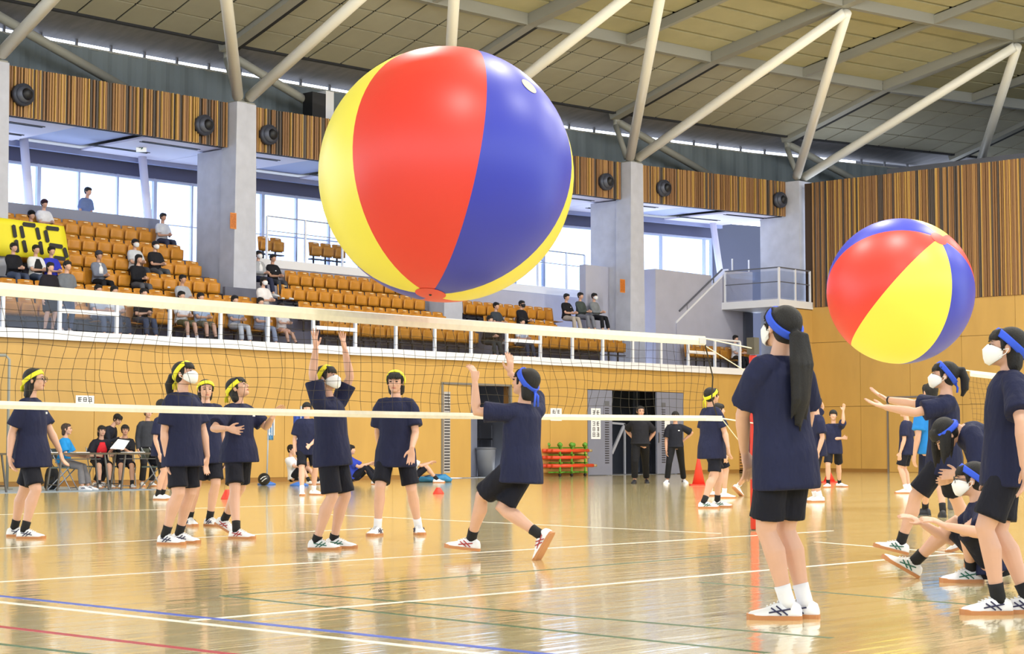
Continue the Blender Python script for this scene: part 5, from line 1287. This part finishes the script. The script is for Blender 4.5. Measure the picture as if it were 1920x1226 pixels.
person('player bending forward with hair hanging behind the sitting girl', (1866, 1062), 1.58, -84, look=(-100, -52), P=(1872, 846), N=(1806, 806), head=(1776, 818),
       arms=({'w': (1800, 890, 0.0)}, {'w': (1810, 895, 0.2)}), feet=((1862, 1064), (1886, 1058)), toes=(-90, -80), hair='short', hang=True, band=M_BANDB, bandtilt=16, group=TEAM_B, lod=0)
# ---------------------------------------------------------------- players and staff farther back
person('person in bright blue shirt standing behind the striding masked girl', (1750, 969), 1.62, -20, feet=((1735, 966), (1768, 970)), toes=(-30, 10), shirt=cloth(40, 128, 206), legs=cloth(30, 36, 66), hair='short', shoe=M_SHOEK, sole=M_SHOEK, line=None, lod=1, hem=-0.25, leglen=0.95)
person('dark-clad player standing far off left of the blue-shirted person', (1702, 925), 1.6, -60, hair='short', lod=2, sock=M_SOCKW)
person('player with yellow headband tail walking right before the red cone', (1336, 952), 1.66, 66, look=(60, 6), P=(1335, 834), N=(1334, 763), head=(1337, 743),
       arms=(None, [(1360, 818, -1), (1362, 840, -1), (1363, 852)]), feet=((1345, 951), (1320, 953)), toes=(100, 88), hair='short', band=M_BANDY, bandtilt=30, knot=0.12, lod=1, line=M_LINE_G, build=1.1, loose=1.1)
person('player almost hidden behind the yellow-headband player by the cone', (1346, 934), 1.56, 80, hair='short', sock=M_SOCKW, lod=2, feet=((1332, 930), (1358, 934)))
person('player running behind the nearest girl with one foot trailing', (1412, 932), 1.6, 60, P=(1420, 862), feet=((1432, 934), (1384, 930)), lift=((0, 0), (0.08, -40)), toes=(60, 60), hair='short', sock=M_SOCKW, lod=2)
person('dark-clad player half hidden behind the nearest girl, arm raised', (1533, 941), 1.62, -100, arms=(None, {'w': (1537, 745, 0.1), 'h': (1537, 728)}), hair='short', sock=M_SOCKW, lod=2)
person('far player near the end wall raising one arm over crossed arms', (1564, 914), 1.6, 190, arms=([(1578, 790, -1), (1578, 772, 0), (1580, 758)], {'w': (1577, 822, -0.2)}), feet=((1574, 913), (1553, 914)), toes=(130, 215), hair='short', lod=2)
person('dark-clad player standing hidden behind the player reaching up', (574, 928), 1.62, 170, feet=((588, 928), (566, 929)), arms=({'w': (583, 835, -0.2)}, None), toes=(110, 170), hair='short', sock=M_SOCKW, lod=2)
person('player standing mostly hidden behind the masked ponytail girl', (300, 937), 1.6, 100, hair='short', lod=2)
person('man in black standing in the grey doorway with hands on hips', (1201, 907), 1.76, 186, look=(170, 0), feet=((1212, 906), (1190, 907)), arms=([(1228, 811, 1), (1216, 829, -1)], [(1177, 807, 1), (1192, 826, -1)]), shirt=cloth(30, 30, 36), legs=cloth(22, 22, 26), leglen=1.5, hem=-0.1,
       shoe=M_SHOEK, sole=M_SHOEK, line=None, hair='short', bangs=False, skin=1, lod=1, build=1.1)
person('teenager in black tracksuit trousers with a hand on the hip by the door', (1267, 907), 1.64, 182, feet=((1282, 906), (1251, 907)), toes=(165, 200), arms=([(1299, 812, 1), (1282, 827, -1)], None), shirt=cloth(28, 30, 40), legs=cloth(22, 23, 28), leglen=1.5, hem=-0.12, hair='short', skin=1, lod=1, logo=LOGO, sole=M_SOLEW)
# people sitting on the floor by the wall
def floor_sit(label, px, py, face, **o):
    g = ground(px, py); f, r = yawv(face)
    person(label, (px, py), o.pop('H', 1.6), face, P=None, seat=0.06, feet=(f * 0.55 - r * 0.14, f * 0.5 + r * 0.14), lean=tuple(-f * 0.25), arms=({'lap': (0.36, 0.1, 0.3)}, {'lap': (0.36, 0.1, 0.3)}), knee=(UP + f * 0.2, UP + f * 0.2), lod=2, **o)
floor_sit('person in white T-shirt sitting on the floor behind the flag stand', 552, 908, 120, shirt=cloth(232, 232, 236), hair='short', hem=-0.1)
floor_sit('person in blue shirt sitting on the floor with legs out towards the wide-stanced girl', 664, 908, 100, shirt=cloth(50, 70, 180), hair='short', leglen=1.5, hem=-0.1)
floor_sit('person in white top sitting on the floor by the turquoise bag', 776, 905, 80, shirt=cloth(228, 228, 232), hair='bob', hem=-0.1)
# officials at the tables
def chair_sit(label, px, py, face, withchair=None, V=None, **o):
    g = ground(px, py); f, r = yawv(face)
    w_ = RT * f.x + FW * f.y
    if withchair: chair(g.x, g.y, math.atan2(w_.y, w_.x) + math.pi / 2, withchair)
    person(label, (px, py), o.pop('H', 1.58), face, seat=0.46, feet=(o.pop('fl', f * 0.46 - r * 0.1), o.pop('fr', f * 0.42 + r * 0.12)), lean=tuple(f * o.pop('fwd', 0.06)), lod=o.pop('lod', 1), arms=o.pop('arms', ({'lap': (0.34, 0.12, 0.10)}, {'lap': (0.34, 0.12, 0.10)})), **o)
chair_sit('woman in bright blue polo shirt seated at the folding table', 118, 919, 95, 'folding chair under the woman in the blue polo shirt', shirt=cloth(36, 138, 206), legs=cloth(138, 134, 136), leglen=1.5, hair='bob', bangs=False, hairmat=M_HAIRB, hem=-0.1, sole=M_SOLEW)
chair_sit('official in black and red jersey writing at the table', 185, 915, 150, 'folding chair under the official in the black and red jersey', shirt=cloth(34, 34, 44), legs=cloth(30, 30, 34), bib=cloth(206, 40, 50), hair='bob', hem=-0.1, fwd=0.3)
chair_sit('smiling official in black sitting at the table holding a white sheet', 232, 915, 160, 'folding chair under the smiling official in black', shirt=cloth(28, 28, 34), hair='short', skin=1, hem=-0.1, fwd=0.1, arms=({'w': (238, 842, -0.3)}, {'w': (216, 842, -0.3)}))
chair_sit('official in black leaning on the right end of the table', 290, 916, 100, 'folding chair under the official at the right end of the table', shirt=cloth(24, 24, 30), legs=cloth(30, 30, 40), leglen=1.5, hair='bob', hem=-0.1, fwd=0.15)
person('person in dark jacket bending over the seated officials', (184, 912), 1.62, 110, look=(125, -25), P=(184, 838), N=(209, 800), head=(219, 787), arms=({'w': (215, 826, 0.0)}, {'w': (228, 822, -0.2)}), shirt=cloth(34, 36, 48), sleeve=1.5, legs=cloth(26, 26, 32), leglen=1.5, hair='short', lod=1, hem=-0.1)
person('man in dark grey shirt standing behind the officials table', (275, 912), 1.68, 150, shirt=cloth(58, 60, 68), sleeve=1.5, legs=cloth(34, 34, 40), leglen=1.5, hair='short', lod=1, hem=-0.15)
g_ = at_d(222, 833, 33.6)
tag(MB().prism([(-0.16, 0, -0.08), (0.1, 0, -0.1), (0.2, 0.05, 0.07), (-0.02, 0.05, 0.1)], (0, 0.008, 0)).obj('paper_sheet', M_PAPER, None, False, g_), 'white sheet of paper held up by the smiling official', 'paper').rotation_euler = (0, 0, AZ - math.pi / 2)

# ---------------------------------------------------------------- spectators in the stand
FACE_H = 132.0
SPEC = 'spectators in the stand'
def sit(label, px, row, shirt, legs, face=FACE_H, dV=0.0, dz=0.0, **o):
    V = ROWV[row] - 0.16 + dV; z = ROWZ[row] + dz
    p = at_v(px, 540, V); f, r = yawv(face); k = o.get('H', 1.62) / 1.6
    drop = o.pop('drop', 0.0)
    open_seat(p.x, row)
    person(label, None, o.pop('H', 1.62), face, world=(p.x, V, z), seat=0.42, lean=tuple(f * o.pop('fwd', -0.04)), feet=(f * 0.48 - r * 0.12 - UP * drop, f * o.pop('ff', 0.44) + r * 0.12 - UP * drop),
           arms=o.pop('arms', ({'lap': (0.30, 0.03, 0.12)}, {'lap': (0.30, 0.03, 0.12)})), lod=3, shirt=cloth(*shirt), legs=cloth(*legs), leglen=o.pop('leglen', 1.5), hem=o.pop('hem', -0.08), group=SPEC, sole=M_SOLEW, **o)
def stand(label, px, V, z, shirt, legs, H=1.65, face=FACE_H, **o):
    p = at_v(px, 560, V)
    person(label, None, H, face, world=(p.x, V, z), lod=3, shirt=cloth(*shirt), legs=cloth(*legs), leglen=o.pop('leglen', 1.5), hem=o.pop('hem', -0.12), group=SPEC, **o)
K_ = (30, 30, 36); JE = (70, 80, 104); GR = (150, 152, 162); WH = (228, 228, 232); DG = (66, 68, 76)
stand('silhouetted man in slate shirt leaning behind the top parapet', 152, ROWV[5] + 0.75, 6.0, (104, 120, 160), (60, 66, 90), 1.68, face=120, lean=(0.25, 0, 0), hair='short', skin=1)
sit('spectator in dark cap and white shirt in the top row at far left', 80, 5, WH, K_, hair='short', cap=cloth(60, 40, 50))
sit('spectator in black cap rising above the yellow banner', 56, 4, (150, 60, 70), K_, hair='short', cap=cloth(20, 20, 24), dz=0.05)
sit('man in pale shirt and dark jeans sitting in the top row near the column', 302, 5, (206, 208, 214), (56, 60, 80), hair='short', fwd=0.05, dV=-0.05, skin=1)
sit('man in black jacket sitting below the banner at far left', 24, 2, K_, JE, hair='short', sleeve=1.5)
sit('man in white T-shirt with black stripe sitting below the banner', 66, 2, WH, JE, hair='short', bib=cloth(40, 40, 44))
sit('spectator in royal blue shirt sitting below the banner', 95, 2, (54, 62, 190), K_, hair='short')
stand('person in grey shirt and jeans standing at the ledge railing', 124, VW + 0.75, LEDGE, (112, 116, 124), JE, 1.62, hair='short')
stand('woman in black dress standing bare-legged at the ledge railing', 92, VW + 0.7, LEDGE, (32, 28, 36), (28, 26, 32), 1.55, hair='bob', skirt=0.95, leglen=0.9, sock=None, shoe=M_SHOEK, sole=M_SHOEK)
sit('man in cap and open grey shirt over white, third row', 184, 2, (122, 128, 146), K_, hair='short', cap=cloth(66, 66, 76), inner=M_MASK, sleeve=1.5, skin=1)
sit('masked spectator in light grey top in the fourth row', 252, 3, (206, 208, 214), DG, hair='short', mask=M_MASK)
sit('woman with long black hair and dark clothes in the third row', 256, 2, K_, (90, 90, 96), hair='long', hairlen=0.12, sleeve=1.5, fwd=0.1)
sit('masked man in black shirt with crossed grey trousers, fourth row', 290, 3, (34, 34, 40), (84, 86, 92), hair='short', mask=M_MASK, ff=0.6)
sit('man in black and white striped shirt in the second row', 342, 1, (170, 172, 180), DG, hair='short', skin=1)
sit('front-row spectator in grey shirt behind the mid-rail', 184, 0, (176, 182, 198), JE, hair='short')
sit('front-row spectator in white patterned shirt beside the grey one', 214, 0, (216, 218, 222), (44, 50, 72), hair='bob')
sit('man in black T-shirt and jeans leaning forward in the front row', 263, 0, K_, JE, hair='short', fwd=0.25, build=1.1)
sit('front-row man in white T-shirt and olive shorts', 340, 0, (230, 230, 234), (92, 94, 70), hair='short', leglen=0.9, sock=M_SOCKW)
sit('front-row spectator in pale blue shirt beside the olive shorts', 376, 0, (172, 190, 218), (110, 110, 96), hair='short', leglen=0.9)
sit('front-row spectator in blue-grey shirt and pale trousers', 440, 0, (150, 162, 186), (206, 208, 214), hair='bob')
sit('masked woman in grey cardigan sitting by the column', 484, 3, (168, 170, 176), (48, 52, 76), hair='short', mask=M_MASK, inner=M_MASK, sleeve=1.5, dV=-0.2)
sit('man in black printed T-shirt sitting by the column', 511, 3, (28, 28, 34), DG, hair='short', dV=-0.2, dz=-0.05, skin=1, logo=(0.0, 0.128, 0.6))
sit('masked woman in white top in the second row near the aisle', 494, 1, (230, 226, 226), GR, hair='bob', mask=M_MASK, dz=0.12)
sit('front-row woman in long blue-grey dress', 488, 0, (150, 160, 184), (150, 160, 184), hair='bob')
sit('front-row child in white T-shirt with bare legs near the aisle', 528, 0, (232, 226, 226), (206, 160, 140), H=1.4, hair='short', leglen=0.6, hairmat=M_HAIRB)
sit('young man in dark top sitting in the second row right of the ball', 930, 1, (60, 66, 74), JE, hair='short')
sit('man in black with black mask in the second row', 978, 1, K_, K_, hair='short', mask=M_MASKK, sleeve=1.5, dz=0.12, build=1.1)
sit('front-row person in dark clothes holding a camera bag', 912, 0, (30, 34, 40), (52, 60, 66), hair='short', fwd=0.25, sleeve=1.5)
sit('front-row person in white T-shirt with blue bag strap', 974, 0, (226, 228, 234), (50, 60, 84), hair='short', fwd=0.15, bib=cloth(180, 190, 214))
UX0, UX1 = at_v(1046, 560, 35.2).x, at_v(1140, 560, 35.2).x
tag(MB().box((UX0, ROWV[1] - 0.3, ROWZ[1]), (UX1, ROWV[1] + 0.22, ROWZ[1] + 0.46)).obj('trim_4', M_STEP), kind='structure')
sit('man in black T-shirt at the right end of the third row', 1062, 2, dV=-0.68, dz=-0.02, shirt=(28, 28, 34), legs=(180, 170, 160), hair='short', logo=LOGO)
sit('man in dark green jacket between the two at the row end', 1088, 2, (70, 78, 76), (120, 122, 132), hair='short', sleeve=1.5, dz=0.06, dV=-0.68)
sit('masked person in grey hoodie and black trousers at the row end', 1114, 2, (128, 132, 136), K_, hair='short', mask=M_MASK, sleeve=1.5, dz=0.08, dV=-0.68)
sit('woman in white shirt in the front row by the stair wall', 1378, 0, (230, 230, 234), K_, hair='bob')
stand('distant person silhouetted on the concourse beside the right column', 1124, VB + 1.5, 5.72, (60, 64, 80), K_, 1.62, face=60, hair='short')
